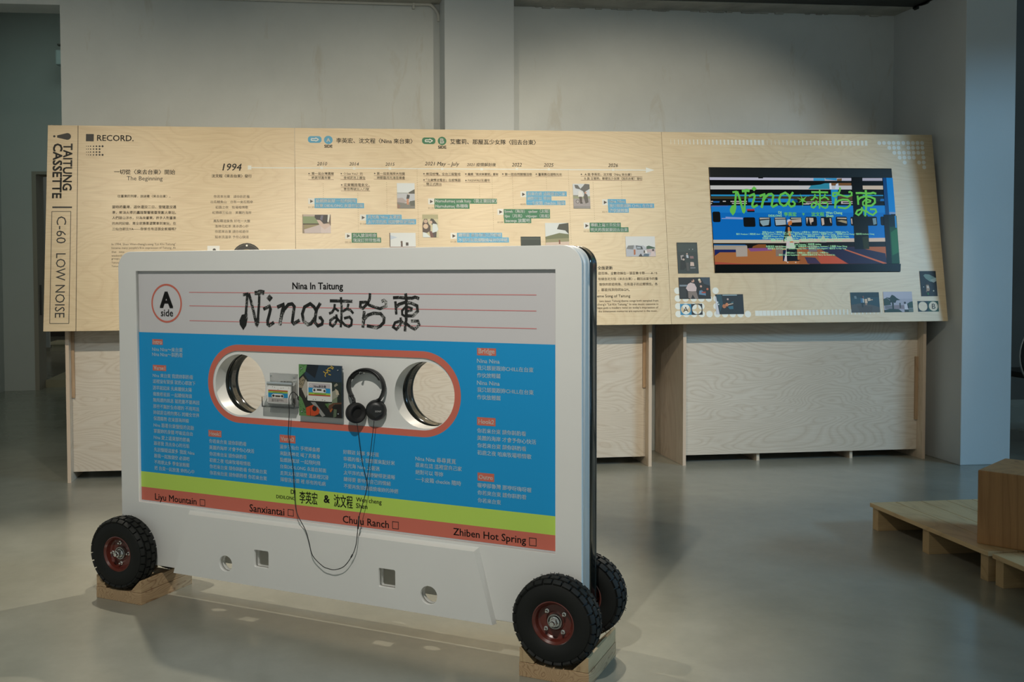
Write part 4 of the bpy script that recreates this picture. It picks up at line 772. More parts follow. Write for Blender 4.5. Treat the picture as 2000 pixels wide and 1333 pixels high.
# hollow below: a sheet in front, a sheet behind, a wall around three sides, open underneath
g = .02
arch = [(UL, ZB+.001)]+[q for q in out if q[1] > ZB+.06]+[(UR, ZB+.001), (UR-g, ZB+.001), (UR-g, ZT-g), (UL+g, ZT-g), (UL+g, ZB+.001)]
top = [q for q in out if q[1] > ZB+.06]
arch = [(UR, ZB+.001)]+top+[(UL, ZB+.001), (UL+g, ZB+.001), (UL+g, ZT-.05), (UR-g, ZT-.05), (UR-g, ZB+.001)]
link('front_shell', join([plate_mesh(out, [rec]+sm, 0, .0155, .0018), plate_mesh(arch, [], .0155, .075), plate_mesh([(UL+.022, ZB+.002), (UR-.022, ZB+.002), (UR-.022, RZ0-.004), (UL+.022, RZ0-.004)], sm, .128, .1305)]), LAQ, cas_r)
link('reel_panel', plate_mesh(rec, [HL, HR], .0182, .074), LAQ, cas_r)
lab = link('label_panel', plate_mesh(rec, [pill_i], .0142, .0180), plaster('label_grey', (.60, .59, .60), .015, 2, .45, .01), cas_r)
rin = [(.02, RZ0), (RX-.02, RZ0), (RX-.02, 1.15), (.02, 1.15)]
link('back_shell', join([plate_mesh(out, [HL, HR]+sm, .131, .147, .0015), plate_mesh(arch, [], .0752, .131), plate_mesh(rin, [HL, HR], .0752, .131)]), BLK, cas_r, None)
# raised trapezoid
tq = [cas(371, 1000.5, .0), cas(935.5, 1071.5, .0), cas(970, 1219, .0), cas(342, 1109.5, .0)]
to = [(tq[0][0], RZ0-.009), (tq[1][0], RZ0-.009), (tq[2][0], .108), (tq[3][0], .108)]
ti = [(to[0][0]+.010, to[0][1]-.009), (to[1][0]-.008, to[1][1]-.009), (to[2][0]-.006, .1085), (to[3][0]+.009, .1085)]
me1 = plate_mesh(ti[::-1], sm, -.02, 0)
bm = bmesh.new(); A = [bm.verts.new((x, 0, z)) for x, z in to]; B = [bm.verts.new((x, -.02, z)) for x, z in ti]
for k in range(4): bm.faces.new((A[k], A[(k+1) % 4], B[(k+1) % 4], B[k]))
me2 = bpy.data.meshes.new('sk'); bm.to_mesh(me2); bm.free()
link('trapezoid_guard', join([me1, me2]), LAQ, cas_r)

# label print
FILLS = []
def fill(ink, outline, holes, col, layer):
    cu = bpy.data.curves.new('f', 'CURVE'); cu.dimensions = '2D'; cu.fill_mode = 'BOTH'
    for lp in [outline]+holes:
        s = cu.splines.new('POLY'); s.points.add(len(lp)-1); s.use_cyclic_u = True
        for p, q in zip(s.points, lp): p.co = (q[0], q[1], 0, 1)
    me = mesh_of(cu); ink.add([(v.co.x, v.co.y) for v in me.vertices], [tuple(p.vertices) for p in me.polygons], srgb(col), layer); bpy.data.meshes.remove(me)
OFF = -.014
ck = lambda: Ink(lambda x, y: cas(x, y, OFF), -OFF)
lev = lambda a, b: (cas(*a, OFF)[1]+cas(*b, OFF)[1])/2
zb1 = lev((272, 651), (1083.6, 671.1)); zl1 = lev((275.3, 922.4), (1083.9, 1006.7)); zr1 = lev((275.6, 952.5), (1083.9, 1044)); zend = RZ0+.0045
PB, PR, PL = '0794d2', 'c86a58', 'b5d65a'
i = ck(); fill(i, [(0, zl1), (RX, zl1), (RX, zb1), (0, zb1)], [pill_o], PB, 0); i.build('blue_field', lab)
i = ck(); fill(i, pill_o, [pill_i], PR, 0); i.build('red_border', lab)
i = ck(); i.uvpoly([(0, zr1), (RX, zr1), (RX, zl1), (0, zl1)], PL, 0); i.build('lime_stripe', lab)
i = ck(); i.uvpoly([(.001, zend), (RX, zend), (RX, zr1), (.001, zr1)], PR, 0); i.build('red_stripe', lab)
C1 = (230, 480, 4.444); C2 = (640, 480, 3.7037); C3 = (260, 640, 3.92); C6 = (530, 830, 5.128); C7 = (900, 660, 3.0286); C8 = (230, 900, 4.2553); C9 = (640, 960, 4.3478)
i = ck(); c = i.uv([(424, 501)], C1)[0]; ro = abs(i.uv([(424, 332)], C1)[0][1]-i.uv([(424, 670)], C1)[0][1])/2
i.ring(c, ro*.905, ro, PR, 0); i.text('A', 372, 469, 474, 473, K, 1, C1, .045); i.text('side', 376, 582, 480, 586, K, 1, C1, .012); i.build('side_badge', lab)
i = ck()
for (a, b) in (((620, 413), (1510, 350)), ((622, 530), (1510, 466)), ((624, 659), (1512, 594))):
    p, q_ = i.uv([a], C1)[0], i.uv([b], C2)[0]; v = (p[1]+q_[1])/2; i.uvpoly([(p[0], v+.0012), (q_[0], v+.0012), (q_[0], v-.0012), (p[0], v-.0012)], 'd08080', 0)
i.build('ruled_lines', lab)
i = ck(); i.text('Nina In Taitung', 1518, 356, 1955, 364, K, 1, C1, .02); i.build('english_title', lab)
i = ck()
for nm in GL: glyph(i, nm, '141512', 2)
i.build('title_lettering', lab, WORN)
def block(name, z, tagbox, tagtext, lines):
    i = ck()
    if tagbox:
        i.rect(*tagbox, PR, 1, z); x0, y0, x1, y1 = tagbox; d = (x1-x0)*.08; i.text(tagtext, x0+d, (y0+y1)/2, x1-d, (y0+y1)/2+1, 'efe6e0', 2, z, .02); i.build('section_tag', lab); i = ck()
    for s_, x0, x1, y0, y1 in lines: i.text(s_, x0, y0, x1, y1, 'dcecf2', 2, z, .012)
    i.build(name, lab)
NN = '你若來台東 請你斟酌看'
block('lyric_text', C3, (148, 90, 228, 132), 'Intro', [('Nina Nina～來台東', 148, 380, 167, 171), ('Nina Nina～斟酌看', 148, 380, 206, 210)])
block('lyric_text', C3, (152, 288, 254, 332), 'Verse1', [('Nina 來台東 我請妳斟酌看', 152, 460, 369, 378), ('這裡沒有緊張 就把心都放下', 153, 478, 414, 426), ('透早就起床 先來曬個太陽', 153, 450, 463, 475), ('夜晚看星辰 一起聽個海浪', 154, 452, 512, 523), ('無所謂的訊息 就乾脆不要再回', 155, 508, 557, 574), ('那些不屬於生命裡的 不用再追', 156, 508, 605, 624), ('妳就是這裡的寶石 閃耀全世界', 157, 508, 652, 671), ('保證鬆勢 在東部海岸線', 158, 428, 698, 713), ('Nina 跟著台東慢慢的流動', 159, 466, 748, 767), ('掌握妳的身體 呼吸這自由', 160, 457, 795, 813), ('Nina 愛上這東部的節奏', 160, 436, 842, 860), ('跟著我 洗去身心的污垢', 161, 432, 888, 907), ('先別懷疑這麼多 我說 Nina', 162, 472, 937, 959), ('跟我一起放個空 必須吧', 163, 433, 984, 1005), ('不用想太多 學會放輕鬆', 164, 433, 1032, 1052), ('把 台東一起放進 妳的心中', 165, 470, 1079, 1102)])
block('lyric_text', C3, (578, 788, 677, 838), 'Hook1', [(NN, 584, 868, 872, 890), ('美麗的海岸 才會予你心快活', 585, 928, 920, 945), (NN, 586, 870, 970, 990), ('初鹿之夜 咱來牧場唱情歌', 587, 900, 1018, 1042), (NN+' 你若來台東', 588, 1025, 1067, 1103), (NN+' 你若來台東', 588, 1025, 1115, 1153)])
block('lyric_text', C6, (85, 105, 242, 182), 'Verse2', [('漫步三仙台 手裡捧金樽', 87, 488, 222, 250), ('來點洛神花 喝了真養身', 88, 488, 288, 318), ('點燃熱氣球 一起飛阿飛', 89, 491, 352, 385), ('台東DIDILONG 永遠在前面', 90, 551, 418, 458), ('走到太麻里隔壁 溫泉裡沉浸', 91, 573, 484, 528), ('揮發我身體 裡 所有的毛病', 92, 545, 548, 592)])
block('lyric_text', C6, None, '', [('好釋迦 好事 多好運', 722, 1078, 272, 302), ('幸福的養分 我想要來點好米', 724, 1238, 340, 385), ('月光海 Nina 太著迷', 725, 1086, 410, 440), ('太平洋的風 視野變得更清晰', 726, 1241, 480, 525), ('總得要 善待你自己的情緒', 727, 1197, 546, 590), ('不要再焦頭爛額燒壞妳的神經', 728, 1272, 615, 668)])
block('lyric_text', C6, None, '', [('Nina Nina 尋尋覓覓', 1445, 1850, 337, 370), ('原來在這 這裡當自己家', 1445, 1908, 402, 443), ('絕對可以 等妳', 1446, 1722, 474, 498), ('一卡皮箱 checkin 隨時', 1447, 1900, 547, 588)])
block('lyric_text', C7, (97, 62, 209, 106), 'Bridge', [('Nina Nina', 97, 230, 136, 142), ('我只想要跟妳CHILL在台東', 97, 430, 178, 190), ('作伙放輕鬆', 97, 236, 221, 228), ('Nina Nina', 97, 230, 266, 272), ('我只想要跟妳CHILL在台東', 98, 431, 308, 323), ('作伙放輕鬆', 98, 237, 350, 359)])
block('lyric_text', C7, (97, 473, 206, 521), 'Hook2', [(NN, 98, 386, 550, 568), ('美麗的海岸 才會予你心快活', 98, 446, 593, 617), (NN, 99, 387, 638, 656), ('初鹿之夜 咱來牧場唱情歌', 99, 418, 680, 703)])
block('lyric_text', C7, (100, 802, 198, 850), 'Outro', [('喔咿那魯灣 那咿呀嗨呀喔', 100, 418, 874, 900), (NN, 100, 388, 918, 942), ('你若來台東', 101, 238, 962, 974)])
i = ck(); i.text('DJ', 197, 678, 240, 683, K, 1, C6, .02); i.text('DIDILONG', 52, 722, 240, 738, K, 1, C6, .02); i.text('李英宏', 284, 725, 462, 742, K, 1, C6, .02, h=.041); i.text('&', 528, 743, 584, 748, K, 1, C6, .03); i.text('沈文程', 628, 760, 815, 778, K, 1, C6, .02, h=.041); i.text('Wen cheng', 850, 758, 1105, 780, K, 1, C6, .015); i.text('Shen', 850, 810, 962, 822, K, 1, C6, .015); i.build('artist_names', lab)
for s_, z, a, b_, bx in (('Liyu Mountain', C8, (312, 312), (655, 345), (683, 323, 727, 378)), ('Sanxiantai', C8, (1097, 396), (1385, 425), (1414, 406, 1463, 464)), ('Chulu Ranch', C9, (130, 238), (520, 282), (549, 258, 604, 322)), ('Zhiben Hot Spring', C9, (1068, 352), (1685, 425), (1711, 396, 1774, 466))):
    i = ck(); i.text(s_, a[0], a[1], b_[0], b_[1], K, 1, z, .012); q = i.uv([(bx[0], bx[1]), (bx[2], bx[1]), (bx[2], bx[3]), (bx[0], bx[3])], z)
    u0, u1 = (q[0][0]+q[3][0])/2, (q[1][0]+q[2][0])/2; v1, v0 = (q[0][1]+q[1][1])/2, (q[2][1]+q[3][1])/2; e = .0011
    for r4 in ((u0, v0, u1, v0+2*e), (u0, v1-2*e, u1, v1), (u0, v0, u0+2*e, v1), (u1-2*e, v0, u1, v1)): i.uvpoly([(r4[0], r4[1]), (r4[2], r4[1]), (r4[2], r4[3]), (r4[0], r4[3])], K, 1)
    i.build('place_name', lab)

# wheels
WR, WZ = .1265, .170
def wheel_parts():
    bm = bmesh.new()
    lathe(bm, [(.056, .030), (.060, .034), (.076, .041), (.094, .043), (.109, .038), (.1175, .026), (.120, .012), (.1205, 0), (.120, -.012), (.1175, -.026), (.109, -.038), (.094, -.043), (.076, -.041), (.060, -.034), (.056, -.030)], 64, caps=False)
    n = 26
    for row, (y, r, tilt, wy) in enumerate(((-.0325, .1165, -.62, .0145), (-.0115, .1215, -.12, .018), (.0115, .1215, .12, .018), (.0325, .1165, .62, .0145))):
        for k in range(n):
            a = 2*PI*(k+(.5 if row % 2 else 0))/n
            M = Matrix.Rotation(-a, 4, 'Y') @ Matrix.Translation((r, y, 0)) @ Matrix.Rotation(tilt, 4, 'Z')
            box(bm, -.006, .0048, -wy/2, wy/2, -.0118, .0118, .0012, 0, M)
    for k in range(60):
        a = random.uniform(0, 2*PI); M = Matrix.Rotation(-a, 4, 'Y') @ Matrix.Translation((.126, random.choice((-.022, 0, .022)), 0))
        box(bm, -.002, .004, -.0006, .0006, -.0006, .0006, 0, 0, M)
    ty = bm
    rm = bmesh.new(); lathe(rm, [(.0, -.008), (.026, -.008), (.028, -.010), (.046, -.010), (.051, -.014), (.054, -.030), (.060, -.036), (.0625, -.035), (.060, -.030), (.057, -.026), (.057, .026), (.0625, .035), (.060, .036), (.054, .030), (.046, .010), (0, .010)], 64)
    nb = bmesh.new(); lathe(nb, [(0, -.045), (.0065, -.045), (.0075, -.043), (.0075, -.036)], 20); lathe(nb, [(.0, -.036), (.0115, -.036), (.0122, -.034), (.0122, -.018), (0, -.018)], 6); lathe(nb, [(.0, -.018), (.0145, -.018), (.0145, -.021), (0, -.021)], 24)
    rg = bmesh.new(); lathe(rg, [(.0215, -.008), (.0215, -.021), (.0185, -.021), (.0175, -.010), (0, -.010)], 32)
    bl = bmesh.new(); lathe(bl, [(0, -.026), (.003, -.026), (.0036, -.022), (.0036, -.016), (.0062, -.016), (.0062, -.009), (0, -.009)], 12)
    return ty, rm, nb, rg, bl
ME = {}
def wheel(u, w_, flip, phase):
    first = not ME
    if first:
        ty, rm, nb, rg, bl = wheel_parts()
        for nm, b_, m_ in (('wheel', ty, RUB), ('rim', rm, RED), ('axle_nut', nb, CHR), ('hub_ring', rg, STEEL), ('bolt', bl, CHR)):
            bmesh.ops.recalc_face_normals(b_, faces=b_.faces[:]); me = bpy.data.meshes.new(nm); b_.to_mesh(me); b_.free(); me.materials.append(m_)
            for p in me.polygons: p.use_smooth = True
            me.set_sharp_from_angle(angle=math.radians(32)); ME[nm] = me
    o = bpy.data.objects.new('wheel', ME['wheel']); COL.objects.link(o); o.parent = cas_r; o.location = (u, -w_, WZ); o.rotation_euler = (0, phase, PI if flip else 0)
    o['label'] = 'black knobbly pneumatic wheel'
    for nm in ('rim', 'axle_nut', 'hub_ring'):
        c = bpy.data.objects.new(nm, ME[nm]); COL.objects.link(c); c.parent = o
        if nm == 'rim': c['label'] = 'dark red rim'
    for k in range(4):
        a = PI/2*k+.35; c = bpy.data.objects.new('bolt', ME['bolt']); COL.objects.link(c); c.parent = o; c.location = (.036*math.cos(a), 0, .036*math.sin(a))
UW = (-.0212, 1.5975)
for k, u in enumerate(UW):
    wheel(u, .058, False, .3+k*.9); wheel(u, -.205, True, .8+k)
    bm = bmesh.new(); lathe(bm, [(0, -.078), (.008, -.078), (.008, -.022), (0, -.022)], 16, 'Y'); lathe(bm, [(0, .145), (.008, .145), (.008, .225), (0, .225)], 16, 'Y')
    fin('axle', bm, STEEL, cas_r).location = (u, .0, WZ)

# wooden chocks under the wheels
def chock(u, label, rails_m):
    t = empty('wheel_chock', CF(u, -.05, 0), (0, 0, CYAW), label=label, cat='wooden block', group='wooden chocks under the cassette wheels')
    y0, y1 = -.138, .136
    bm = bmesh.new(); box(bm, -.104, .104, y0, y1, 0, .041, .002); fin('base_plank', bm, PINEE, t)
    for s in (-1, 1):
        b = bmesh.new(); pr = [(.1025, .0425), (.1025, .083), (.097, .085), (.058, .0455), (.060, .0425)]
        A = [b.verts.new((s*x, y0+.001, z)) for x, z in pr]; B = [b.verts.new((s*x, y1-.001, z)) for x, z in pr]; b.faces.new(A); b.faces.new(B)
        for k in range(5): b.faces.new((A[k], A[(k+1) % 5], B[(k+1) % 5], B[k]))
        fin('side_rail', b, rails_m, t)
    return t
chock(UW[0], 'pale pine chock under the left pair of black wheels', PINEE)
chock(UW[1], 'pale pine chock under the right pair of black wheels', PINE)

# ------------------------------------------------------------------ things hung on the cassette
def mount(name, label, cat): return empty(name, CF(0, 0, 0), (0, 0, CYAW), label=label, cat=cat)
# clear holder with a cassette player in it
CP = (510, 725, 14.81); PT = (575, 700, 10.25); HP = (665, 710, 10.25)
wf = .008                                                   # player face, in front of the frame plane
pu = lambda x, y, off=wf, z=CP: cas(z[0]+x/z[2], z[1]+y/z[2], off)
a0, a1 = pu(168, 700)[0], pu(893, 700)[0]; b0, b1 = pu(500, 985)[1], pu(500, 372)[1]
h = mount('acrylic_holder', 'clear acrylic holder screwed on beside the left round opening', 'holder')
bm = bmesh.new(); bu0, bu1 = pu(268, 100, -.018)[0], pu(1060, 100, -.018)[0]; bz1 = pu(600, 70, -.018)[1]
box(bm, bu0, bu1, .0155, .0180, b0-.03, bz1, .0006); fin('back_plate', bm, ACR, h)
f0 = b0-.0045
bm = bmesh.new(); box(bm, a0-.012, a1+.012, -.014, .0155, f0-.004, f0, .0005); box(bm, a0-.012, a1+.012, -.017, -.014, f0-.004, f0+.016, .0005)
for x in (a0-.015, a1+.012): box(bm, x, x+.003, -.017, .0155, f0-.004, f0+.03, .0005)
fin('tray', bm, ACR, h)
for x, y in ((322, 130), (990, 180)):
    c = pu(x, y, -.022); bm = bmesh.new(); lathe(bm, [(0, .0115), (.0025, .0115), (.0032, .013), (.0032, .0165), (0, .0165)], 14, 'Y', (c[0], 0, c[1])); fin('screw', bm, CHR, h)
pl = mount('cassette_player', 'small chrome cassette player with a striped tape inside in the clear holder', 'cassette player')
bm = bmesh.new(); box(bm, a0, a1, -.006, .0150, b0, b1, .004); fin('body', bm, STEEL, pl)
bm = bmesh.new(); box(bm, a0-.001, a1+.001, -.0095, .0150, b1-.006, b1+.006, .0045); fin('top_bar', bm, CHR, pl)
for x in (.52, .62, .76, .84, .9):
    bm = bmesh.new(); u = a0+(a1-a0)*x; box(bm, u-.003, u+.003, -.004, .006, b1+.005, b1+.0085, .001); fin('button', bm, STEEL, pl)
zt = pu(500, 432)[1]; v0 = b0+.003; u0, u1 = a0+.002, a1-.004
bm = bmesh.new(); box(bm, u0, u1, -.0095, -.0055, v0, zt, .001); tp = fin('tape', bm, WPL, pl)
i = Ink(lambda x, y: cas(x, y, .0095), -.0095); m = lambda x, y: (u0+(u1-u0)*x, zt-(zt-v0)*y); rc = lambda x0, y0, x1, y1, c_, l=0: i.uvpoly([m(x0, y0), m(x1, y0), m(x1, y1), m(x0, y1)], c_, l)
rc(.05, .23, .88, .30, 'b0502e'); rc(.05, .30, .88, .39, '97b545'); rc(.05, .39, .88, .64, '1d86b5'); rc(.05, .64, .88, .9, 'b0aba8')
i.uvpoly(rrect(*m(.19, .66), *m(.72, .44), .009, 6), WH, 1)
for x in (.275, .645): c = m(x, .55); i.uvpoly(circ(*c, .0042, 16), '2a2826', 2)
rc(.36, .52, .56, .61, '4a4438', 2); rc(.25, .345, .66, .365, '4a5a2a', 1)
for x, y in ((.04, .03), (.24, .06), (.33, .09), (.6, .12), (.69, .1), (.93, .08), (.47, .19), (.03, .93)): i.uvpoly(circ(*m(x, y), .0012, 10), '26241f', 1)
# the title, upside down
tt = Ink(lambda x, y: (0, 0)); cu = bpy.data.curves.new('t', 'FONT'); cu.body = 'Nina來台東'; cu.resolution_u = 2; me = mesh_of(cu)
P = [v.co.copy() for v in me.vertices]; x1_ = max(p.x for p in P); c0, c1 = m(.7, .7), m(.2, .84); kk = (c0[0]-c1[0])/x1_
i.add([(c0[0]-p.x*kk, c0[1]-.002-p.y*kk) for p in P], [tuple(p.vertices) for p in me.polygons], srgb('3a3835'), 1); bpy.data.meshes.remove(me)
i.build('tape_print', tp)

# printed card on stand-offs
cw_ = .010
PTq = [(93, 125), (948, 155), (945, 1203), (93, 1150)]
qq = [cas(PT[0]+x/PT[2], PT[1]+y/PT[2], cw_) for x, y in PTq]
ku0, ku1 = (qq[0][0]+qq[3][0])/2, (qq[1][0]+qq[2][0])/2; kz1, kz0 = (qq[0][1]+qq[1][1])/2, (qq[2][1]+qq[3][1])/2
cd_ = mount('picture_card', 'square picture card of a white cassette tape on clear stand-offs', 'picture')
bm = bmesh.new(); box(bm, ku0, ku1, -cw_, -cw_+.005, kz0, kz1); fin('card', bm, mat('card_edge', (.03, .06, .09), .4), cd_)
for x in (ku0+.012, ku1-.012):
    for z in (kz0+.014, kz1-.014):
        bm = bmesh.new(); lathe(bm, [(0, -cw_-.0012), (.002, -cw_-.0012), (.0028, -cw_+.0002), (.0028, .0238), (0, .0178)], 12, 'Y', (x, 0, z)); fin('standoff', bm, ACR if z > 0 else CHR, cd_)
        bm = bmesh.new(); lathe(bm, [(0, -cw_-.0045), (.002, -cw_-.004), (.003, -cw_-.0022), (0, -cw_-.0022)], 12, 'Y', (x, 0, z)); fin('screw', bm, CHR, cd_)
i = Ink(lambda x, y: cas(x, y, cw_), -cw_, .0001)
MC = lambda x, y: (ku0+(ku1-ku0)*min(1, max(0, x)), kz1-(kz1-kz0)*min(1, max(0, y)))
def pp(col, pts, lay): i.uvpoly([MC((x-93)/853, (y-125-(x-93)*.035)/1025) for x, y in pts], col, lay)
pp('1e2622', [(93, 125), (950, 155), (950, 1210), (93, 1155)], 0)
pp('24384a', [(260, 128), (948, 150), (948, 480), (700, 460), (300, 470), (210, 330)], 1); pp('141c24', [(260, 128), (500, 135), (420, 400), (230, 260)], 2)
pp('5f8f56', [(93, 125), (262, 130), (240, 260), (93, 400)], 2); pp('8c8068', [(93, 440), (180, 360), (220, 420), (170, 600), (93, 590)], 2); pp('a9a498', [(180, 560), (235, 420), (270, 480), (265, 720), (230, 800), (150, 620)], 2)
pp('26241f', [(93, 590), (160, 640), (240, 850), (330, 900), (330, 990), (200, 1000), (93, 720)], 3); pp('557f4c', [(93, 740), (150, 800), (230, 1000), (240, 1140), (430, 1180), (93, 1150)], 4)
pp('b8441c', [(235, 990), (320, 950), (380, 930), (470, 980), (510, 1030), (490, 1110), (400, 1150), (240, 1140)], 5); pp('20100a', [(320, 980), (326, 980), (330, 1145), (322, 1145)], 6)
i.uvpoly(circ(*MC((408-93)/853, (1000-136)/1025), (ku1-ku0)*.055, 18), '1a1614', 6)
pp('8a8a86', [(330, 870), (430, 860), (650, 1120), (560, 1170)], 4); pp('1a1c1a', [(420, 870), (600, 880), (780, 1140), (640, 1160)], 5); pp('4a6a3c', [(620, 900), (700, 890), (680, 1000), (610, 990)], 5)
pp('8f8f80', [(760, 660), (850, 610), (880, 740), (770, 900), (700, 930)], 2); pp('6d7a62', [(680, 880), (860, 760), (860, 880), (700, 980)], 3); pp('b5aa94', [(820, 600), (880, 640), (900, 720), (840, 720)], 4); pp('5a3a28', [(640, 1030), (700, 930), (780, 880), (950, 870), (950, 900), (800, 910), (700, 1060)], 4); pp('14100c', [(740, 930), (950, 910), (950, 1200), (800, 1190)], 3); pp('9a5428', [(700, 1050), (760, 980), (770, 1010), (720, 1090)], 5); pp('52604a', [(790, 1000), (850, 1010), (840, 1150), (780, 1190)], 5); pp('23302c', [(770, 480), (948, 470), (948, 700), (880, 620), (770, 640)], 1); pp('8a8676', [(800, 530), (850, 490), (880, 530), (810, 570)], 4)
for _ in range(46):
    x, y = random.choice([(random.uniform(100, 240), random.uniform(135, 300)), (random.uniform(100, 170), random.uniform(820, 1130)), (random.uniform(170, 230), random.uniform(1000, 1130)), (random.uniform(100, 200), random.uniform(420, 560))]); r = random.uniform(6, 11)
    pp('1c2a1a', [(x-r*.6, y-r), (x+r*.5, y-r*.8), (x+r*.6, y+r), (x-r*.5, y+r*.9)], 6)
for seg in ([(740, 155), (790, 185), (775, 215), (735, 185), (690, 200), (665, 240), (680, 300)], [(640, 235), (730, 255)], [(590, 265), (640, 300), (620, 340), (635, 370)], [(690, 320), (740, 330)], [(640, 300), (665, 275)]):
    i.stroke([MC((x-93)/853, (y-125-(x-93)*.035)/1025) for x, y in seg], .0026, 'c8a83c', 6)
# the pictured tape
pp('0e1210', [(262, 480), (765, 500), (755, 885), (262, 868)], 8)
def pr_(x0, y0, x1, y1, col, lay): pp(col, [(x0, y0), (x1, y0+(x1-x0)*.036), (x1, y1+(x1-x0)*.036), (x0, y1)], lay)
a_, b__ = MC((266-93)/853, (845-131)/1025), MC((760-93)/853, (478-141)/1025); i.uvpoly(rrect(a_[0], a_[1], b__[0], b__[1], .003, 4), 'd2d3ce', 9)
pr_(298, 495, 728, 590, 'b3adb0', 10); pr_(290, 585, 728, 680, '1d8cc2', 10); pr_(290, 680, 728, 718, '98b848', 10); pr_(290, 718, 728, 742, 'a8442c', 10)
c0, c1 = MC((372-93)/853, (685-140)/1025), MC((640-93)/853, (600-140)/1025); i.uvpoly(rrect(c0[0], c0[1], c1[0], c1[1], .0055, 6), 'd8d8d2', 11)
for x, y in ((410, 637), (612, 645)): i.uvpoly(circ(*MC((x-93)/853, (y-138)/1025), .0042, 16), '3a3a38', 12)
pr_(460, 612, 553, 645, '2c2a2a', 12); pr_(410, 702, 640, 712, '3a4a1c', 12)
i.uvpoly(circ(*MC((338-93)/853, (540-134)/1025), .0033, 16), 'e0dcd8', 12); pr_(332, 532, 345, 550, '4a3030', 13)
for x, y in ((385, 826), (433, 820), (569, 826), (617, 838)): i.uvpoly(circ(*MC((x-93)/853, (y-125-(x-93)*.035)/1025), .0013, 10), '201e1c', 12)
i.text('Nina來台東', PT[0]+395/PT[2], PT[1]+562/PT[2], PT[0]+640/PT[2], PT[1]+572/PT[2], '2c2a2a', 13, bold=.02)
i.build('picture_print', cd_)

# headphones on a peg
hp = mount('headphones', 'black over-ear headphones hanging from a peg by the right round opening', 'headphones')
hw_ = .006
hu = lambda x, y, off=hw_: cas(HP[0]+x/HP[2], HP[1]+y/HP[2], off)
uL, uR = hu(155, 560)[0], hu(865, 560)[0]; uc = (uL+uR)/2; zt = hu(520, 118)[1]; zc = hu(510, 480)[1]
A_ = (uR-uL)/2; B_ = zt-zc
arc = [(uc+A_*math.cos(a)*(1-.05*max(0, -math.sin(a))), -hw_+.002, zc+B_*math.sin(a)) for a in [math.radians(d) for d in range(-38, 219, 6)]]
bm = bmesh.new(); tube(bm, arc, .0038, 10, flat=((0, 1, 0), 3.6)); fin('headband', bm, PLB, hp)
bm = bmesh.new(); tube(bm, [(uc+(A_-.0055)*math.cos(a), -hw_+.002, zc+(B_-.006)*math.sin(a)) for a in [math.radians(d) for d in range(30, 151, 8)]], .004, 10, flat=((0, 1, 0), 2.8)); fin('band_pad', bm, PLB2, hp)
pg = hu(520, 150, -.018)
t = empty('headphone_peg', CF(pg[0], -.018, pg[1]), (0, 0, CYAW), label='small clear peg holding up the black headphones', cat='peg')
bm = bmesh.new(); lathe(bm, [(0, -.040), (.0042, -.040), (.0042, -.037), (.003, -.035), (.003, -.0002), (0, -.0002)], 14, 'Y', (0, 0, -.004)); fin('pin', bm, ACR, t)
def cup(cx, cz, r, yaw, padside, name_label, wy=-.008):
    M = Matrix.Translation((cx, wy, cz)) @ Matrix.Rotation(yaw, 4, 'Z')
    b = bmesh.new(); lathe(b, [(0, -.0135), (r*.55, -.0135), (r*.80, -.011), (r*.97, -.003), (r, .002), (r*.97, .006), (r*.8, .0075), (0, .0075)], 40, 'Y', mat=M)
    o = fin('ear_cup', b, PLB, hp, 40)
    b = bmesh.new(); lathe(b, [(r*.45, .012), (r*.52, .0075), (r*.97, .0075), (r*1.02, .012), (r*.98, .019), (r*.82, .023), (r*.62, .0215), (r*.5, .015)], 40, 'Y', mat=M); fin('ear_pad', b, PLB2, o, 50)
    return o, M
# right cup shows its outer face, left cup its pad
cR = hu(700, 945); cL = hu(335, 985)
rR = abs(hu(700, 740)[1]-hu(700, 1150)[1])/2
oR, MR = cup(cR[0]+.002, cR[1], rR, math.radians(22), 1, '')
oL, ML = cup(cL[0]-.006, cL[1], rR*1.0, math.radians(180+58), -1, '', -.012)
bm = bmesh.new(); tube(bm, [MR @ V((-.3*rR, -.0137, .62*rR)), MR @ V((.0, -.0137, .1*rR)), MR @ V((-.05*rR, -.0137, -.75*rR))], .0006, 6); 
b = bmesh.new(); lathe(b, [(0, -.0145), (rR*.60, -.0145), (rR*.63, -.0137), (rR*.63, -.012), (0, -.012)], 5, 'Y', mat=MR @ Matrix.Rotation(.4, 4, 'Y') @ Matrix.Translation((.12*rR, 0, 0))); fin('cap', b, mat('cap_gloss', (.02, .021, .021), .2), oR)
bm.free()
cu = bpy.data.curves.new('t', 'FONT'); cu.body = 'SONY'; cu.resolution_u = 2; me = mesh_of(cu); xm = max(v.co.x for v in me.vertices); k = rR*.62/xm
for v in me.vertices: v.co = MR @ V(((v.co.x-xm/2)*k+rR*.30, -.0149, (v.co.y-.35)*k-.02*rR))
link('brand_lettering', me, mat('pale_lettering', (.55, .56, .55), .5), oR)
for (p0, p1) in ((arc[0], MR @ V((rR*.1, .0, rR*.95))), (arc[-1], ML @ V((rR*.05, 0, rR*.95)))):
    bm = bmesh.new(); tube(bm, smooth_path([p0, ((p0[0]*.55+p1[0]*.45), p0[1], p0[2]*.5+p1[2]*.5), tuple(p1)], 4), .0052, 8, flat=((0, 1, 0), 1.7)); fin('yoke', bm, PLB, hp)
def cpx(pts, off): return [(lambda c, o: (c[0], -o, c[1]))(cas(x, y, o_), o_) for (x, y), o_ in zip(pts, off)]
J = (716.8, 940)
wl = [(696.7, 826), (697.9, 832), (706.5, 898), J]; wr = [(730, 823), (729.9, 830), (723, 888), J]
bm = bmesh.new(); tube(bm, smooth_path(cpx(wl, (.012, .012, .014, .014)), 5), .0012, 6); tube(bm, smooth_path(cpx(wr, (.014, .014, .014, .014)), 5), .0012, 6)
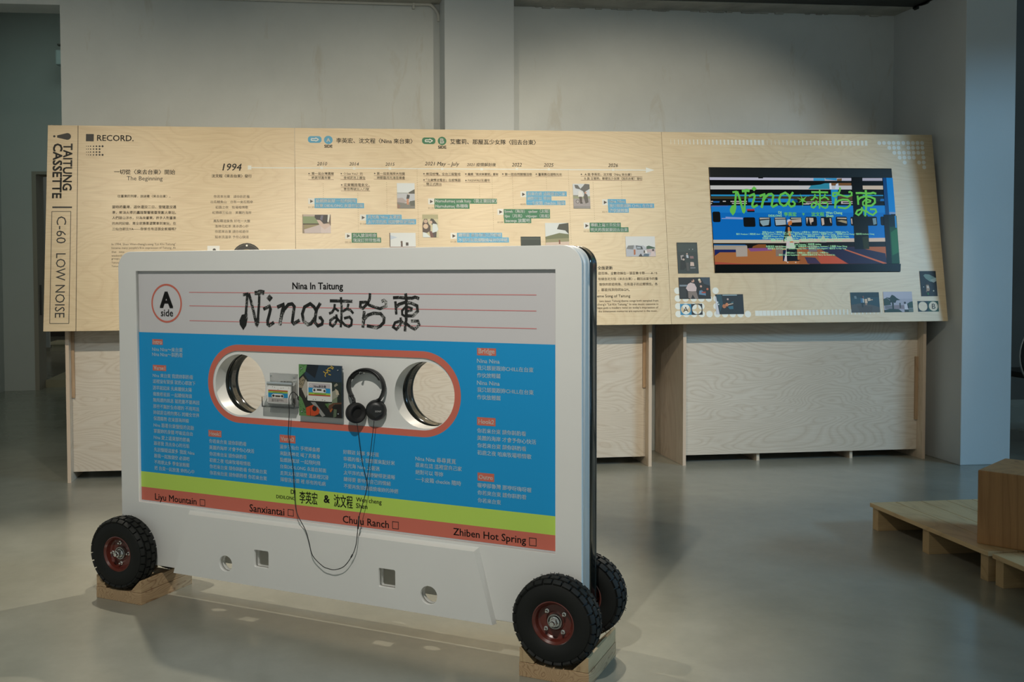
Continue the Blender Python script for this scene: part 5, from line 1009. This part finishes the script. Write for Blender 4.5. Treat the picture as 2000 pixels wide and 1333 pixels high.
main = [J, (716, 957), (703.6, 1001.6), (701, 1012), (698.6, 1036), (695, 1066), (687, 1087), (672, 1107), (653.8, 1113.6), (640, 1111), (629.5, 1106), (610.7, 1086), (603.7, 1060), (596.6, 1036), (580, 1003), (575.5, 970), (573.5, 938), (571.5, 908), (563.5, 855), (563.8, 832), (565, 805), (564.3, 780), (568.6, 768.6), (574, 766.8), (579.8, 772), (583.5, 777)]
offs = [.014]*2+[.018, .024, .034, .038, .038, .038, .038, .038, .038, .038, .037, .034, .026, .018, .018, .016, .018, .022, .026, .026, .024, .02, .012, .006]
tube(bm, smooth_path(cpx(main, offs), 5), .0014, 6)
pt = cpx([(701.2, 1009), (700.3, 1020), (699, 1034)], (.023, .028, .035)); tube(bm, pt, .0026, 8); tube(bm, cpx([(688.5, 1084), (685.5, 1089.5)], (.038, .038)), .0024, 8)
fin('cable', bm, PLB, hp)
bm = bmesh.new(); tube(bm, cpx([(583.2, 776.6), (584.3, 780.2), (585, 782)], (.008, .004, .002)), [.0052, .0052, .0035], 10); fin('plug', bm, PLB, hp)

# ------------------------------------------------------------------ pallets and the timber stool
def pallet(y0, y1, label, beams):
    t = empty('pallet_platform', (3.02, (y0+y1)/2, 0), label=label, cat='pallet', group='low pine pallet platforms')
    ym = (y0+y1)/2; n = 9; w_ = 1.1/n
    bm = bmesh.new()
    for k in range(n):
        x0 = -.53+w_*k; box(bm, x0+.0018, x0+w_-.0018, y0-ym, y1-ym, .100, .118, .002)
    fin('deck', bm, PALLET, t)
    for b0, b1 in beams: bm = bmesh.new(); box(bm, -.515, .56, b0-ym, b1-ym, 0, .0995, .002); fin('bearer', bm, wood('bearer_pine', (.46, .33, .17), (.25, .15, .06), 1.8, 'X', 7, .55, .9, (1, 1, 1)), t)
    return t
pallet(3.452, 4.245, 'low pine pallet platform with its far corner free on the floor', [(4.20, 4.243), (3.83, 3.873), (3.468, 3.511)])
pallet(2.62, 3.428, 'nearer pine pallet platform running out of the lower right corner', [(3.385, 3.427), (3.0, 3.043), (2.64, 2.683)])
t = empty('timber_stool', (2.525, 3.563, .1182), (0, 0, math.radians(38)), label='brown solid timber cube stool standing on the pallets', cat='stool')
bm = bmesh.new(); box(bm, 0, .335, -.335, 0, 0, .281, .006); fin('block', bm, BEAM, t)
